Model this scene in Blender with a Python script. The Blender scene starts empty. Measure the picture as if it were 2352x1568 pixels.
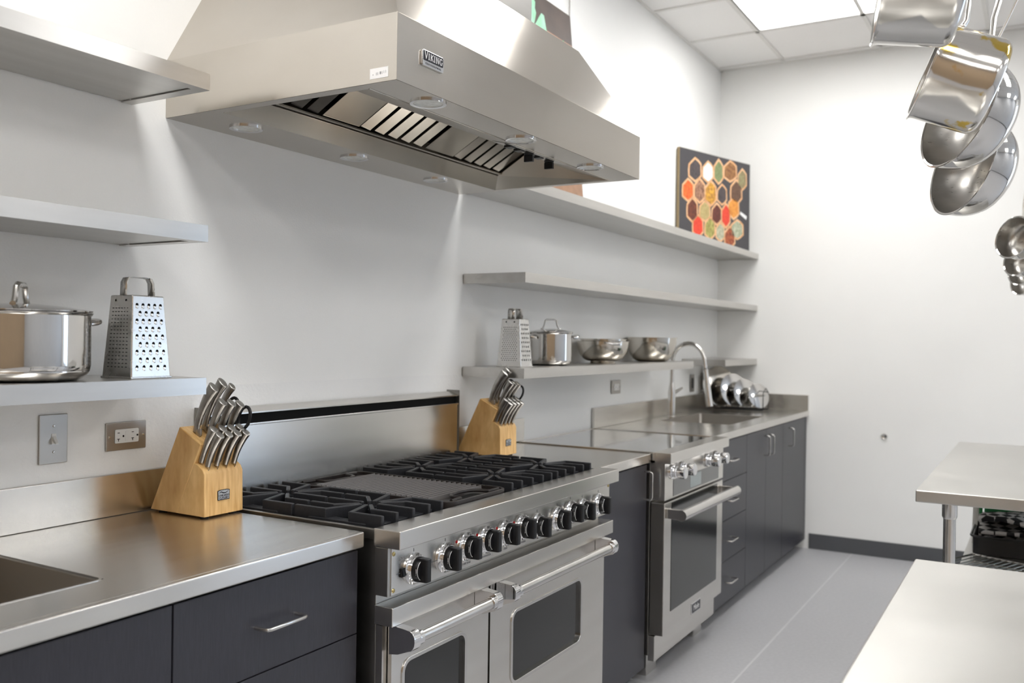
import bpy, bmesh, math, random
from mathutils import Vector, Matrix
random.seed(7)
SC = bpy.context.scene
COL = SC.collection
PI = math.pi

# ------------------------------------------------------------------ camera
# X runs along the left wall into the depth, the left wall is y = 0 and the room lies at y < 0
CAM_POS = Vector((-1.6414, -1.9760, 1.3616))
CAM_F = Vector((0.86170628, 0.50740017, -0.0027108))
CAM_R = Vector((0.50738466, -0.86160474, 0.0140743))
CAM_U = Vector((-0.00480566, 0.01350333, 0.99989728))
cd = bpy.data.cameras.new('camera')
cam = bpy.data.objects.new('camera', cd)
COL.objects.link(cam)
cd.sensor_width = 36.0
cd.lens = 2075.29 / 2352.0 * 36.0
cd.clip_start = 0.05
cd.dof.use_dof = True
cd.dof.focus_distance = 2.35
cd.dof.aperture_fstop = 3.4
m = Matrix((CAM_R, CAM_U, -CAM_F)).transposed().to_4x4()
m.translation = CAM_POS
cam.matrix_world = m
SC.camera = cam

# ------------------------------------------------------------------ world, exposure
w = bpy.data.worlds.new('world')
SC.world = w
w.use_nodes = True
w.node_tree.nodes['Background'].inputs[0].default_value = (0.62, 0.78, 1.0, 1)
w.node_tree.nodes['Background'].inputs[1].default_value = 5.0
SC.view_settings.view_transform = 'Standard'
SC.view_settings.look = 'None'
SC.view_settings.gamma = 1.0
SC.view_settings.use_curve_mapping = False
SC.view_settings.exposure = 0.0
SC.cycles.max_bounces = 8
SC.cycles.diffuse_bounces = 4
SC.cycles.glossy_bounces = 5
SC.cycles.transmission_bounces = 4
SC.cycles.transparent_max_bounces = 6
LAMP = 14.2            # strength of the ceiling troffers

# ------------------------------------------------------------------ materials
MATS = {}
def mat(name, color, rough=0.5, metal=0.0, color2=None, nscale=8.0, stretch=(1, 1, 1), rvar=0.0, bump=0.0,
        aniso=0.0, tangent=None, spec=0.5, coat=0.0, emit=None, detail=4.0, contrast=(0.3, 0.7), bscale=None):
    mt = bpy.data.materials.new(name)
    mt.use_nodes = True
    nt = mt.node_tree
    b = nt.nodes['Principled BSDF']
    b.inputs['Base Color'].default_value = (*color, 1)
    b.inputs['Roughness'].default_value = rough
    b.inputs['Metallic'].default_value = metal
    b.inputs['Specular IOR Level'].default_value = spec
    b.inputs['Coat Weight'].default_value = coat
    b.inputs['Coat Roughness'].default_value = 0.08
    tc = nt.nodes.new('ShaderNodeTexCoord')
    mp = nt.nodes.new('ShaderNodeMapping')
    mp.inputs['Scale'].default_value = stretch
    nt.links.new(tc.outputs['Object'], mp.inputs['Vector'])
    no = nt.nodes.new('ShaderNodeTexNoise')
    no.inputs['Scale'].default_value = nscale
    no.inputs['Detail'].default_value = detail
    nt.links.new(mp.outputs['Vector'], no.inputs['Vector'])
    if color2 is None:
        color2 = tuple(c * 0.94 for c in color)
    cr = nt.nodes.new('ShaderNodeValToRGB')
    cr.color_ramp.elements[0].position = contrast[0]
    cr.color_ramp.elements[1].position = contrast[1]
    cr.color_ramp.elements[0].color = (*color2, 1)
    cr.color_ramp.elements[1].color = (*color, 1)
    nt.links.new(no.outputs['Fac'], cr.inputs['Fac'])
    nt.links.new(cr.outputs['Color'], b.inputs['Base Color'])
    if rvar:
        mr = nt.nodes.new('ShaderNodeMapRange')
        mr.inputs['To Min'].default_value = max(0.02, rough - rvar)
        mr.inputs['To Max'].default_value = rough + rvar
        nt.links.new(no.outputs['Fac'], mr.inputs['Value'])
        nt.links.new(mr.outputs['Result'], b.inputs['Roughness'])
    if bump:
        bp = nt.nodes.new('ShaderNodeBump')
        bp.inputs['Strength'].default_value = 1.0
        bp.inputs['Distance'].default_value = bump
        src = no
        if bscale:
            src = nt.nodes.new('ShaderNodeTexNoise')
            src.inputs['Scale'].default_value = bscale
            nt.links.new(mp.outputs['Vector'], src.inputs['Vector'])
        nt.links.new(src.outputs['Fac'], bp.inputs['Height'])
        nt.links.new(bp.outputs['Normal'], b.inputs['Normal'])
    if aniso:
        b.inputs['Anisotropic'].default_value = aniso
        b.inputs['Anisotropic Rotation'].default_value = 0.25
        cx = nt.nodes.new('ShaderNodeCombineXYZ')
        for i in range(3):
            cx.inputs[i].default_value = tangent[i]
        nt.links.new(cx.outputs[0], b.inputs['Tangent'])
    if emit:
        b.inputs['Emission Color'].default_value = (*emit[0], 1)
        b.inputs['Emission Strength'].default_value = emit[1]
    MATS[name] = mt
    return mt

STEEL = (0.70, 0.68, 0.645)
mat('wall_paint', (0.86, 0.86, 0.845), 0.6, nscale=3, color2=(0.845, 0.845, 0.83), bump=0.0006, bscale=180)
mat('wall_tan', (0.34, 0.245, 0.155), 0.7, nscale=3)
mat('wall_grey', (0.50, 0.515, 0.54), 0.7, nscale=3)
mat('wall_panel', (0.86, 0.86, 0.85), 0.42, nscale=3, bump=0.0012, bscale=110)
mat('ceiling_tile', (0.88, 0.87, 0.855), 0.8, nscale=220, bump=0.0006, color2=(0.83, 0.82, 0.805))
mat('ceiling_bar', (0.76, 0.75, 0.72), 0.5)
mat('floor_vinyl', (0.44, 0.44, 0.455), 0.42, nscale=60, color2=(0.39, 0.39, 0.405), rvar=0.06, detail=8)
mat('floor_weld', (0.53, 0.53, 0.54), 0.45)
mat('base_rubber', (0.085, 0.088, 0.095), 0.5)
mat('light_frame', (0.30, 0.30, 0.29), 0.5)
mat('light_diffuser', (0.9, 0.9, 0.9), 0.5, emit=((1.0, 0.99, 0.97), LAMP))
mat('steel_x', STEEL, 0.25, 1.0, color2=(0.65, 0.63, 0.595), nscale=9, stretch=(0.25, 3, 3), rvar=0.03, aniso=0.7, tangent=(1, 0.03, 0))
mat('steel_shelf', (0.60, 0.585, 0.56), 0.30, 1.0, color2=(0.52, 0.505, 0.48), nscale=7, stretch=(0.25, 3, 3), rvar=0.06, aniso=0.6, tangent=(1, 0.03, 0))
mat('steel_hood', (0.56, 0.525, 0.475), 0.20, 1.0, color2=(0.52, 0.482, 0.43), nscale=4, stretch=(0.3, 1, 2), rvar=0.02, aniso=0.8, tangent=(1, 0.03, 0))
mat('steel_side', (0.46, 0.445, 0.42), 0.34, 1.0, nscale=6, stretch=(3, 0.3, 3), rvar=0.05, aniso=0.5, tangent=(0.03, 1, 0))
mat('steel_table', (0.58, 0.57, 0.545), 0.36, 1.0, color2=(0.53, 0.52, 0.495), nscale=5, stretch=(1, 1, 1), rvar=0.08)
mat('steel_dark', (0.30, 0.29, 0.27), 0.38, 1.0, nscale=6, rvar=0.06)
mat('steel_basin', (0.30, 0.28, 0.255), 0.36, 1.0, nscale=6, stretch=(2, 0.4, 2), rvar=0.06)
mat('steel_satin', (0.66, 0.645, 0.62), 0.22, 1.0, nscale=20, rvar=0.05)
mat('steel_knife', (0.44, 0.425, 0.40), 0.34, 1.0, color2=(0.33, 0.315, 0.30), nscale=40, rvar=0.06)
mat('steel_mirror', (0.62, 0.605, 0.585), 0.07, 1.0, nscale=6, rvar=0.03)
mat('steel_bowl', (0.58, 0.545, 0.49), 0.14, 1.0, nscale=6, rvar=0.04)
mat('steel_inside', (0.48, 0.465, 0.44), 0.30, 1.0, nscale=30, stretch=(1, 1, 4), rvar=0.08)
mat('steel_grater', (0.64, 0.63, 0.61), 0.27, 1.0, nscale=25, rvar=0.05)
mat('steel_stained', (0.68, 0.66, 0.63), 0.11, 1.0, color2=(0.62, 0.44, 0.09), nscale=9, rvar=0.06, contrast=(0.40, 0.43), detail=8)
mat('chrome', (0.78, 0.78, 0.79), 0.06, 1.0, nscale=10)
mat('brass', (0.55, 0.44, 0.20), 0.3, 1.0)
mat('black_slot', (0.004, 0.004, 0.004), 0.6, spec=0.1)
mat('black_plastic', (0.008, 0.008, 0.009), 0.34, spec=0.35)
mat('black_enamel', (0.012, 0.012, 0.013), 0.16)
mat('black_rubber', (0.02, 0.02, 0.02), 0.7)
mat('cast_iron', (0.019, 0.020, 0.024), 0.46, spec=0.38, nscale=160, color2=(0.014, 0.0145, 0.017), bump=0.0003)
mat('griddle_iron', (0.022, 0.017, 0.016), 0.42, spec=0.35, nscale=90, color2=(0.015, 0.012, 0.011), bump=0.0002)
mat('griddle_ridge', (0.30, 0.28, 0.27), 0.36, 0.7, nscale=90)
mat('oven_glass', (0.010, 0.011, 0.011), 0.12, coat=0.15)
mat('cooktop_glass', (0.02, 0.02, 0.02), 0.03, spec=0.9, coat=1.0)
mat('display_glass', (0.055, 0.055, 0.055), 0.10, coat=0.6)
mat('display_screen', (0.30, 0.34, 0.34), 0.2)
mat('charcoal_laminate', (0.032, 0.032, 0.042), 0.36, spec=0.55, nscale=60, stretch=(14, 14, 0.5), color2=(0.018, 0.018, 0.025), bump=0.0001, rvar=0.06)
mat('laminate_edge', (0.10, 0.10, 0.11), 0.4)
mat('cabinet_dark', (0.012, 0.012, 0.014), 0.6)
mat('block_wood', (0.80, 0.53, 0.23), 0.40, nscale=22, stretch=(5, 1.3, 0.5), color2=(0.56, 0.31, 0.10), detail=7)
mat('white_plastic', (0.80, 0.80, 0.78), 0.35)
mat('sticker_paper', (0.86, 0.86, 0.86), 0.5)
mat('print_dark', (0.06, 0.06, 0.07), 0.5)
mat('print_white', (0.85, 0.85, 0.85), 0.4)
mat('print_grey', (0.28, 0.28, 0.29), 0.4)
mat('red_lamp', (0.35, 0.01, 0.01), 0.2)
mat('emblem_grey', (0.40, 0.42, 0.44), 0.4)
mat('badge_black', (0.012, 0.012, 0.02), 0.25)
mat('lens_glass', (0.80, 0.81, 0.77), 0.25, nscale=90, color2=(0.60, 0.61, 0.57), bump=0.0005)
mat('canvas_edge', (0.32, 0.24, 0.13), 0.6)
mat('canvas_black', (0.058, 0.054, 0.060), 0.55, nscale=30)
mat('canvas_brown', (0.10, 0.075, 0.065), 0.55, nscale=10, color2=(0.07, 0.055, 0.05))
mat('print_board', (0.36, 0.20, 0.12), 0.5, nscale=20, color2=(0.26, 0.14, 0.08))
mat('print_leek', (0.22, 0.50, 0.30), 0.5, nscale=16, color2=(0.36, 0.62, 0.48))
mat('print_leek_dark', (0.10, 0.30, 0.14), 0.5, nscale=16)
mat('bowl_rim', (0.82, 0.52, 0.30), 0.5, nscale=30, color2=(0.70, 0.36, 0.16))
SPICE = {'black': ((0.05, 0.04, 0.045), (0.09, 0.07, 0.07)), 'white': ((0.90, 0.90, 0.88), (0.84, 0.84, 0.82)), 'green': ((0.25, 0.30, 0.14), (0.16, 0.19, 0.08)),
         'cinnamon': ((0.40, 0.20, 0.07), (0.15, 0.05, 0.02)), 'sage': ((0.33, 0.34, 0.17), (0.24, 0.15, 0.08)), 'orange': ((0.82, 0.20, 0.03), (0.62, 0.08, 0.02)),
         'nutmeg': ((0.48, 0.26, 0.16), (0.12, 0.05, 0.03)), 'turmeric': ((0.85, 0.45, 0.05), (0.25, 0.10, 0.03)), 'brown': ((0.17, 0.09, 0.055), (0.10, 0.05, 0.03)),
         'clove': ((0.20, 0.05, 0.02), (0.07, 0.02, 0.015)), 'fennel': ((0.52, 0.42, 0.19), (0.38, 0.29, 0.11)), 'anise': ((0.17, 0.04, 0.025), (0.08, 0.02, 0.015)),
         'red': ((0.78, 0.07, 0.03), (0.62, 0.04, 0.02)), 'curry': ((0.80, 0.35, 0.06), (0.62, 0.22, 0.04)), 'cardamom': ((0.48, 0.44, 0.14), (0.22, 0.20, 0.05)),
         'pale': ((0.58, 0.56, 0.42), (0.32, 0.33, 0.21)), 'pepper': ((0.50, 0.13, 0.04), (0.15, 0.03, 0.02)), 'mint': ((0.58, 0.60, 0.45), (0.24, 0.27, 0.16))}
for k, (a, b_) in SPICE.items():
    mat('spice_' + k, a, 0.6, color2=b_, nscale=55, detail=2)
mat('plastic_green', (0.03, 0.28, 0.09), 0.35, nscale=5)
mat('plastic_yellow', (0.55, 0.48, 0.03), 0.4)
mat('plastic_red', (0.40, 0.05, 0.03), 0.4)
mat('tray_black', (0.018, 0.018, 0.019), 0.35, nscale=20)
mat('wire_steel', (0.55, 0.54, 0.52), 0.25, 1.0)
mat('board_white', (0.60, 0.59, 0.56), 0.5)
mat('window_frame', (0.55, 0.55, 0.55), 0.4)
# checked cloth
ck = mat('checked_cloth', (0.7, 0.7, 0.7), 0.8)
nt = ck.node_tree
chk = nt.nodes.new('ShaderNodeTexChecker')
chk.inputs['Scale'].default_value = 26
chk.inputs['Color1'].default_value = (0.62, 0.61, 0.60, 1)
chk.inputs['Color2'].default_value = (0.012, 0.012, 0.014, 1)
mpc = nt.nodes.new('ShaderNodeMapping')
mpc.inputs['Rotation'].default_value = (0, 0, 0.6)
nt.links.new(nt.nodes['Texture Coordinate'].outputs['Object'], mpc.inputs['Vector'])
nt.links.new(mpc.outputs['Vector'], chk.inputs['Vector'])
nt.links.new(chk.outputs['Color'], nt.nodes['Principled BSDF'].inputs['Base Color'])
# window glass: mostly clear with a weak reflection
wg = bpy.data.materials.new('window_glass')
wg.use_nodes = True
nt = wg.node_tree
nt.nodes.clear()
o_ = nt.nodes.new('ShaderNodeOutputMaterial')
mx = nt.nodes.new('ShaderNodeMixShader')
tr = nt.nodes.new('ShaderNodeBsdfTransparent')
gl = nt.nodes.new('ShaderNodeBsdfGlossy')
gl.inputs['Roughness'].default_value = 0.02
mx.inputs[0].default_value = 0.07
nt.links.new(tr.outputs[0], mx.inputs[1])
nt.links.new(gl.outputs[0], mx.inputs[2])
nt.links.new(mx.outputs[0], o_.inputs[0])
MATS['window_glass'] = wg

# ------------------------------------------------------------------ mesh helpers
OFF = {}
class B:
    """collects shapes and links them as ONE mesh object"""
    def __init__(s):
        s.v = []; s.f = []
    def add(s, vs, fs):
        n = len(s.v)
        s.v += [tuple(p) for p in vs]
        s.f += [tuple(i + n for i in f) for f in fs]
        return s
    def box(s, x0, x1, y0, y1, z0, z1):
        if x0 > x1: x0, x1 = x1, x0
        if y0 > y1: y0, y1 = y1, y0
        if z0 > z1: z0, z1 = z1, z0
        vs = [(x0, y0, z0), (x1, y0, z0), (x1, y1, z0), (x0, y1, z0), (x0, y0, z1), (x1, y0, z1), (x1, y1, z1), (x0, y1, z1)]
        return s.add(vs, [(0, 3, 2, 1), (4, 5, 6, 7), (0, 1, 5, 4), (1, 2, 6, 5), (2, 3, 7, 6), (3, 0, 4, 7)])
    def hexa(s, bot, top):
        return s.add(list(bot) + list(top), [(3, 2, 1, 0), (4, 5, 6, 7), (0, 1, 5, 4), (1, 2, 6, 5), (2, 3, 7, 6), (3, 0, 4, 7)])
    def prism(s, poly, axis, lo, hi):
        n = len(poly)
        def P(a, b, c):
            return {'x': (c, a, b), 'y': (a, c, b), 'z': (a, b, c)}[axis]
        vs = [P(a, b, lo) for a, b in poly] + [P(a, b, hi) for a, b in poly]
        fs = [tuple(range(n - 1, -1, -1)), tuple(range(n, 2 * n))]
        fs += [(i, (i + 1) % n, (i + 1) % n + n, i + n) for i in range(n)]
        return s.add(vs, fs)
    def ring(s, outer, inner, axis, lo, hi):
        n = len(outer)
        def P(p, c):
            a, b = p
            return {'x': (c, a, b), 'y': (a, c, b), 'z': (a, b, c)}[axis]
        vs = [P(p, lo) for p in outer] + [P(p, lo) for p in inner] + [P(p, hi) for p in outer] + [P(p, hi) for p in inner]
        fs = []
        for i in range(n):
            j = (i + 1) % n
            fs += [(i, j, n + j, n + i), (2 * n + j, 2 * n + i, 3 * n + i, 3 * n + j), (j, i, 2 * n + i, 2 * n + j), (n + i, n + j, 3 * n + j, 3 * n + i)]
        return s.add(vs, fs)
    def lathe(s, prof, seg=48, M=None, closed=False):
        """profile of (radius, height) around local z, placed by matrix M"""
        M = M or Matrix.Identity(4)
        n = len(prof)
        vs = []
        for r, z in prof:
            for k in range(seg):
                a = 2 * PI * k / seg
                vs.append(M @ Vector((max(r, 1e-5) * math.cos(a), max(r, 1e-5) * math.sin(a), z)))
        fs = []
        for i in range(n - 1 if not closed else n):
            i2 = (i + 1) % n
            for k in range(seg):
                k2 = (k + 1) % seg
                fs.append((i * seg + k, i * seg + k2, i2 * seg + k2, i2 * seg + k))
        if not closed:
            fs.append(tuple(range(seg - 1, -1, -1)))
            fs.append(tuple((n - 1) * seg + k for k in range(seg)))
        return s.add(vs, fs)
    def cyl(s, p0, p1, r0, r1=None, seg=20):
        return s.tube([p0, p1], [r0, r0 if r1 is None else r1], seg)
    def tube(s, path, r, seg=12, closed=False, flat=1.0, up=None):
        """swept tube; r number or list; flat squashes the section along the up direction"""
        path = [Vector(p) for p in path]
        n = len(path)
        rs = r if isinstance(r, (list, tuple)) else [r] * n
        vs = []
        prev = None
        for i, p in enumerate(path):
            if closed:
                t = path[(i + 1) % n] - path[i - 1]
            else:
                t = path[min(i + 1, n - 1)] - path[max(i - 1, 0)]
            t.normalize()
            if up is not None:
                nn = Vector(up)
            elif prev is None:
                nn = Vector((0, 0, 1)) if abs(t.z) < 0.9 else Vector((1, 0, 0))
            else:
                nn = prev
            nn = (nn - t * nn.dot(t)).normalized()
            prev = nn
            bb = t.cross(nn)
            for k in range(seg):
                a = 2 * PI * k / seg
                vs.append(p + nn * (math.cos(a) * rs[i] * flat) + bb * (math.sin(a) * rs[i]))
        fs = []
        for i in range(n if closed else n - 1):
            i2 = (i + 1) % n
            for k in range(seg):
                k2 = (k + 1) % seg
                fs.append((i * seg + k, i * seg + k2, i2 * seg + k2, i2 * seg + k))
        if not closed:
            fs.append(tuple(range(seg - 1, -1, -1)))
            fs.append(tuple((n - 1) * seg + k for k in range(seg)))
        return s.add(vs, fs)
    def strip(s, path, w, h):
        """rectangular bar along a path in the xy plane, width w, height h downwards from the path z"""
        path = [Vector(p) for p in path]
        n = len(path)
        vs = []
        for i, p in enumerate(path):
            d0 = (path[i] - path[i - 1]).normalized() if i else (path[1] - path[0]).normalized()
            d1 = (path[i + 1] - path[i]).normalized() if i < n - 1 else d0
            t = (d0 + d1).normalized()
            k = 1 / max(0.5, t.dot(d0))
            nn = Vector((-t.y, t.x, 0)).normalized() * (w / 2 * k)
            dz = Vector((0, 0, -h))
            vs += [p + nn, p - nn, p - nn + dz, p + nn + dz]
        fs = [(0, 1, 2, 3), tuple((n - 1) * 4 + k for k in (3, 2, 1, 0))]
        for i in range(n - 1):
            for k in range(4):
                k2 = (k + 1) % 4
                fs.append((i * 4 + k2, i * 4 + k, i * 4 + 4 + k, i * 4 + 4 + k2))
        return s.add(vs, fs)
    def sphere(s, c, r, sx=1, sy=1, sz=1, seg=16, rings=8):
        M = Matrix.Translation(c) @ Matrix.Diagonal((sx, sy, sz, 1))
        return s.lathe([(r * math.sin(PI * i / rings), -r * math.cos(PI * i / rings)) for i in range(rings + 1)], seg, M)

def rrect(cx, cz, w, h, r, n=5):
    pts = []
    for (sx, sz, a0) in ((1, 1, 0), (-1, 1, 90), (-1, -1, 180), (1, -1, 270)):
        for k in range(n + 1):
            a = math.radians(a0 + 90 * k / n)
            pts.append((cx + sx * (w / 2 - r) + r * math.cos(a), cz + sz * (h / 2 - r) + r * math.sin(a)))
    return pts

def obj(name, b, material, parent=None, bevel=0.0, bseg=2, smooth=35, kind=None, label=None):
    off = Vector(OFF.get(parent.name, (0, 0, 0))) if parent else Vector((0, 0, 0))
    me = bpy.data.meshes.new(name)
    me.from_pydata([(p[0] - off.x, p[1] - off.y, p[2] - off.z) for p in b.v], [], b.f)
    bm = bmesh.new()
    bm.from_mesh(me)
    bmesh.ops.recalc_face_normals(bm, faces=bm.faces)
    if bevel:
        es = [e for e in bm.edges if len(e.link_faces) == 2 and e.calc_face_angle(0) > math.radians(40)]
        bmesh.ops.bevel(bm, geom=es, offset=bevel, segments=bseg, profile=0.5, affect='EDGES', clamp_overlap=True)
    bm.to_mesh(me)
    bm.free()
    if smooth:
        me.shade_smooth()
        me.set_sharp_from_angle(angle=math.radians(60 if bevel else smooth))
    me.materials.append(MATS[material] if isinstance(material, str) else material)
    o = bpy.data.objects.new(name, me)
    COL.objects.link(o)
    if parent:
        o.parent = parent
        OFF[o.name] = tuple(off)
    if bevel:
        wn = o.modifiers.new('weighted_normals', 'WEIGHTED_NORMAL')
        wn.keep_sharp = True
    if kind: o['kind'] = kind
    if label: o['label'] = label
    return o

def tag(o, label, cat, group=None):
    o['label'] = label
    o['category'] = cat
    if group: o['group'] = group
    return o

def thing(name, label, cat, loc=(0, 0, 0), group=None, world=True, rotz=0.0):
    """Empty at the base of a thing; world=True: parts are given in world coordinates, else in its own"""
    o = bpy.data.objects.new(name, None)
    o.empty_display_size = 0.05
    COL.objects.link(o)
    o.location = loc
    o.rotation_euler = (0, 0, rotz)
    OFF[o.name] = tuple(loc) if world else (0, 0, 0)
    tag(o, label, cat, group)
    return o

def dup(root, loc, rotz=None, label=None, group=None):
    def cp(o, par):
        c = o.copy()
        COL.objects.link(c)
        c.parent = par
        for ch in list(o.children):
            cp(ch, c)
        return c
    r = cp(root, None)
    r.location = loc
    if rotz is not None: r.rotation_euler = (0, 0, rotz)
    if label: r['label'] = label
    if group: r['group'] = group
    return r

def text(name, body, size, M, material, parent, extrude=0.0004, align='CENTER', sx=1.0):
    cu = bpy.data.curves.new(name, 'FONT')
    cu.body = body
    cu.size = size
    cu.extrude = extrude
    cu.align_x = align
    cu.align_y = 'CENTER'
    cu.resolution_u = 2
    tmp = bpy.data.objects.new('tmp_text', cu)
    COL.objects.link(tmp)
    dg = bpy.context.evaluated_depsgraph_get()
    me = bpy.data.meshes.new_from_object(tmp.evaluated_get(dg))
    bpy.data.objects.remove(tmp)
    bpy.data.curves.remove(cu)
    me.transform(M @ Matrix.Diagonal((sx, 1, 1, 1)))
    off = OFF.get(parent.name, (0, 0, 0))
    me.transform(Matrix.Translation((-off[0], -off[1], -off[2])))
    me.materials.clear()
    me.materials.append(MATS[material])
    o = bpy.data.objects.new(name, me)
    COL.objects.link(o)
    o.parent = parent
    OFF[o.name] = off
    return o

def face_y(x, y, z):
    """text frame on a face that looks towards -y (into the room)"""
    return Matrix.Translation((x, y, z)) @ Matrix.Rotation(PI / 2, 4, 'X')

def frame(origin, zdir, ydir):
    z = Vector(zdir).normalized()
    y = Vector(ydir)
    y = (y - z * y.dot(z)).normalized()
    x = y.cross(z)
    M = Matrix((x, y, z)).transposed().to_4x4()
    M.translation = origin
    return M

def struct(name, b, material, bevel=0.0, parent=None, smooth=35):
    o = obj(name, b, material, parent, bevel, smooth=smooth)
    if not parent: o['kind'] = 'structure'
    return o

# ------------------------------------------------------------------ room shell
XE, XS, YR, ZC = 4.544, -3.6, -6.8, 3.25
struct('floor', B().box(XS - .1, XE + .1, YR - .1, .1, -.1, 0), 'floor_vinyl')
fl = bpy.data.objects['floor']
obj('weld_seam', B().box(XS, XE, -.926, -.916, -.001, .0006), 'floor_weld', fl)
wl = struct('wall_left', B().box(XS - .1, XE + .1, 0, .1, 0, ZC + .1), 'wall_paint')
obj('textured_panel', B().box(XS, 1.322, -.004, .001, .0, 1.222), 'wall_panel', wl)
W0, W1, WZ0, WZ1 = -6.15, -4.70, .35, 2.75
b = B().box(XE, XE + .1, W1, 0, 0, ZC + .1).box(XE, XE + .1, YR - .1, W0, 0, ZC + .1)
b.box(XE, XE + .1, W0, W1, 0, WZ0).box(XE, XE + .1, W0, W1, WZ1, ZC + .1)
struct('wall_back', b, 'wall_paint')
struct('wall_front', B().box(XS - .1, XS, YR - .1, 0, 0, ZC + .1), 'wall_tan')
struct('wall_right', B().box(XS - .1, XE + .1, YR - .1, YR, 0, ZC + .1), 'wall_grey')
wm = (W0 + W1) / 2
b = B().ring([(W0, WZ0), (W1, WZ0), (W1, WZ1), (W0, WZ1)], [(W0 + .05, WZ0 + .05), (W1 - .05, WZ0 + .05), (W1 - .05, WZ1 - .05), (W0 + .05, WZ1 - .05)], 'x', XE - .01, XE + .08)
b.box(XE + .01, XE + .07, wm - .02, wm + .02, WZ0 + .05, WZ1 - .05)
o = struct('window_1', b, 'window_frame')
for y0, y1 in ((W0 + .05, wm - .02), (wm + .02, W1 - .05)):
    obj('pane', B().box(XE + .041, XE + .045, y0, y1, WZ0 + .05, WZ1 - .05), 'window_glass', o)
struct('baseboard_back', B().box(XE - .008, XE, YR, -.645, 0, .10), 'base_rubber', .002)
struct('baseboard_right', B().box(XS, XE - .008, YR, YR + .008, 0, .10), 'base_rubber', .002)

# ceiling: slab, bar grid, one tile per field, troffers
ce = struct('ceiling', B().box(XS - .1, XE + .1, YR - .1, .1, ZC + .03, ZC + .13), 'ceiling_bar')
gx = [3.852 + .61 * k for k in range(-12, 2)]
gy = [-.445 - .61 * k for k in range(0, 11)]
b = B()
for x in gx: b.box(x - .012, x + .012, YR, 0, ZC, ZC + .029)
for y in gy: b.box(XS, XE, y - .012, y + .012, ZC, ZC + .029)
b.box(XS, XE, -.02, 0, ZC - .001, ZC + .029)
b.box(XE - .02, XE, YR, 0, ZC - .001, ZC + .029)
obj('grid', b, 'ceiling_bar', ce, smooth=0)
LIGHTX = [3.547, 1.717, -.723, -2.553]
LIGHTY = [-1.055, -3.495, -5.935]  # last row is unseen, added to keep up the ambient light
fx = [XS] + gx + [XE]
fy = [0] + gy + [YR]
full = None
for i in range(len(fx) - 1):
    for j in range(len(fy) - 1):
        x0, x1, y1, y0 = fx[i], fx[i + 1], fy[j], fy[j + 1]
        if x1 - x0 < .03 or y1 - y0 < .03: continue
        cx, cy = (x0 + x1) / 2, (y0 + y1) / 2
        if any(abs(cx - lx) < .2 and abs(cy - ly) < .5 for i_, lx in enumerate(LIGHTX) for j_, ly in enumerate(LIGHTY) if (i_, j_) != (0, 1)): continue
        hx, hy = (x1 - x0) / 2 - .0125, (y1 - y0) / 2 - .0125
        if full and abs(hx - .2925) < .002 and abs(hy - .2925) < .002:
            t = full.copy(); COL.objects.link(t); t.parent = ce; t.location = (cx, cy, ZC + .006)
        else:
            t = obj('ceiling_tile', B().box(-hx, hx, -hy, hy, 0, .018), 'ceiling_tile', ce)
            t.location = (cx, cy, ZC + .006)
            if abs(hx - .2925) < .002 and abs(hy - .2925) < .002: full = t
names_l = {(0, 0): 'bright recessed ceiling light panel nearest the far wall corner'}
for i, lx in enumerate(LIGHTX):
    for j, ly in enumerate(LIGHTY):
        if (i, j) == (0, 1): continue
        lab = names_l.get((i, j), 'recessed ceiling light panel in the tile grid, out of view above the kitchen')
        t = thing('ceiling_light', lab, 'ceiling light', (lx, ly, ZC), 'ceiling light panels')
        hx, hy = .292, .597
        obj('frame', B().ring([(lx - hx, ly - hy), (lx + hx, ly - hy), (lx + hx, ly + hy), (lx - hx, ly + hy)],
                              [(lx - hx + .012, ly - hy + .012), (lx + hx - .012, ly - hy + .012), (lx + hx - .012, ly + hy - .012), (lx - hx + .012, ly + hy - .012)], 'z', ZC, ZC + .028), 'light_frame', t, smooth=0)
        obj('diffuser', B().box(lx - hx + .012, lx + hx - .012, ly - hy + .012, ly + hy - .012, ZC + .012, ZC + .016), 'light_diffuser', t, smooth=0)

# ------------------------------------------------------------------ range hood
t = thing('range_hood', 'large stainless steel pyramid range hood on the wall above the range', 'range hood', (.607, 0, 1.923))
HX0, HX1, HY, HZ, HB = -.077, 1.292, -.754, 1.923, 2.071
TX0, TX1, TY, TZ = .081, 1.134, -.590, 2.349
b = B()
vs = [(HX0, 0, HZ), (HX1, 0, HZ), (HX1, HY, HZ), (HX0, HY, HZ), (HX0, 0, HB), (HX1, 0, HB), (HX1, HY, HB), (HX0, HY, HB), (TX0, 0, TZ), (TX1, 0, TZ), (TX1, TY, TZ), (TX0, TY, TZ)]
fs = [(3, 2, 6, 7), (2, 1, 5, 6), (0, 3, 7, 4), (7, 6, 10, 11), (6, 5, 9, 10), (4, 7, 11, 8), (11, 10, 9, 8), (1, 0, 4, 5), (5, 4, 8, 9)]
b.add(vs, fs)
canopy = obj('canopy', b, 'steel_hood', t, smooth=0)
so = canopy.modifiers.new('thickness', 'SOLIDIFY'); so.thickness = .0015; so.offset = -1
bv = canopy.modifiers.new('bevel', 'BEVEL'); bv.width = .0016; bv.segments = 2; bv.angle_limit = math.radians(15)
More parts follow.
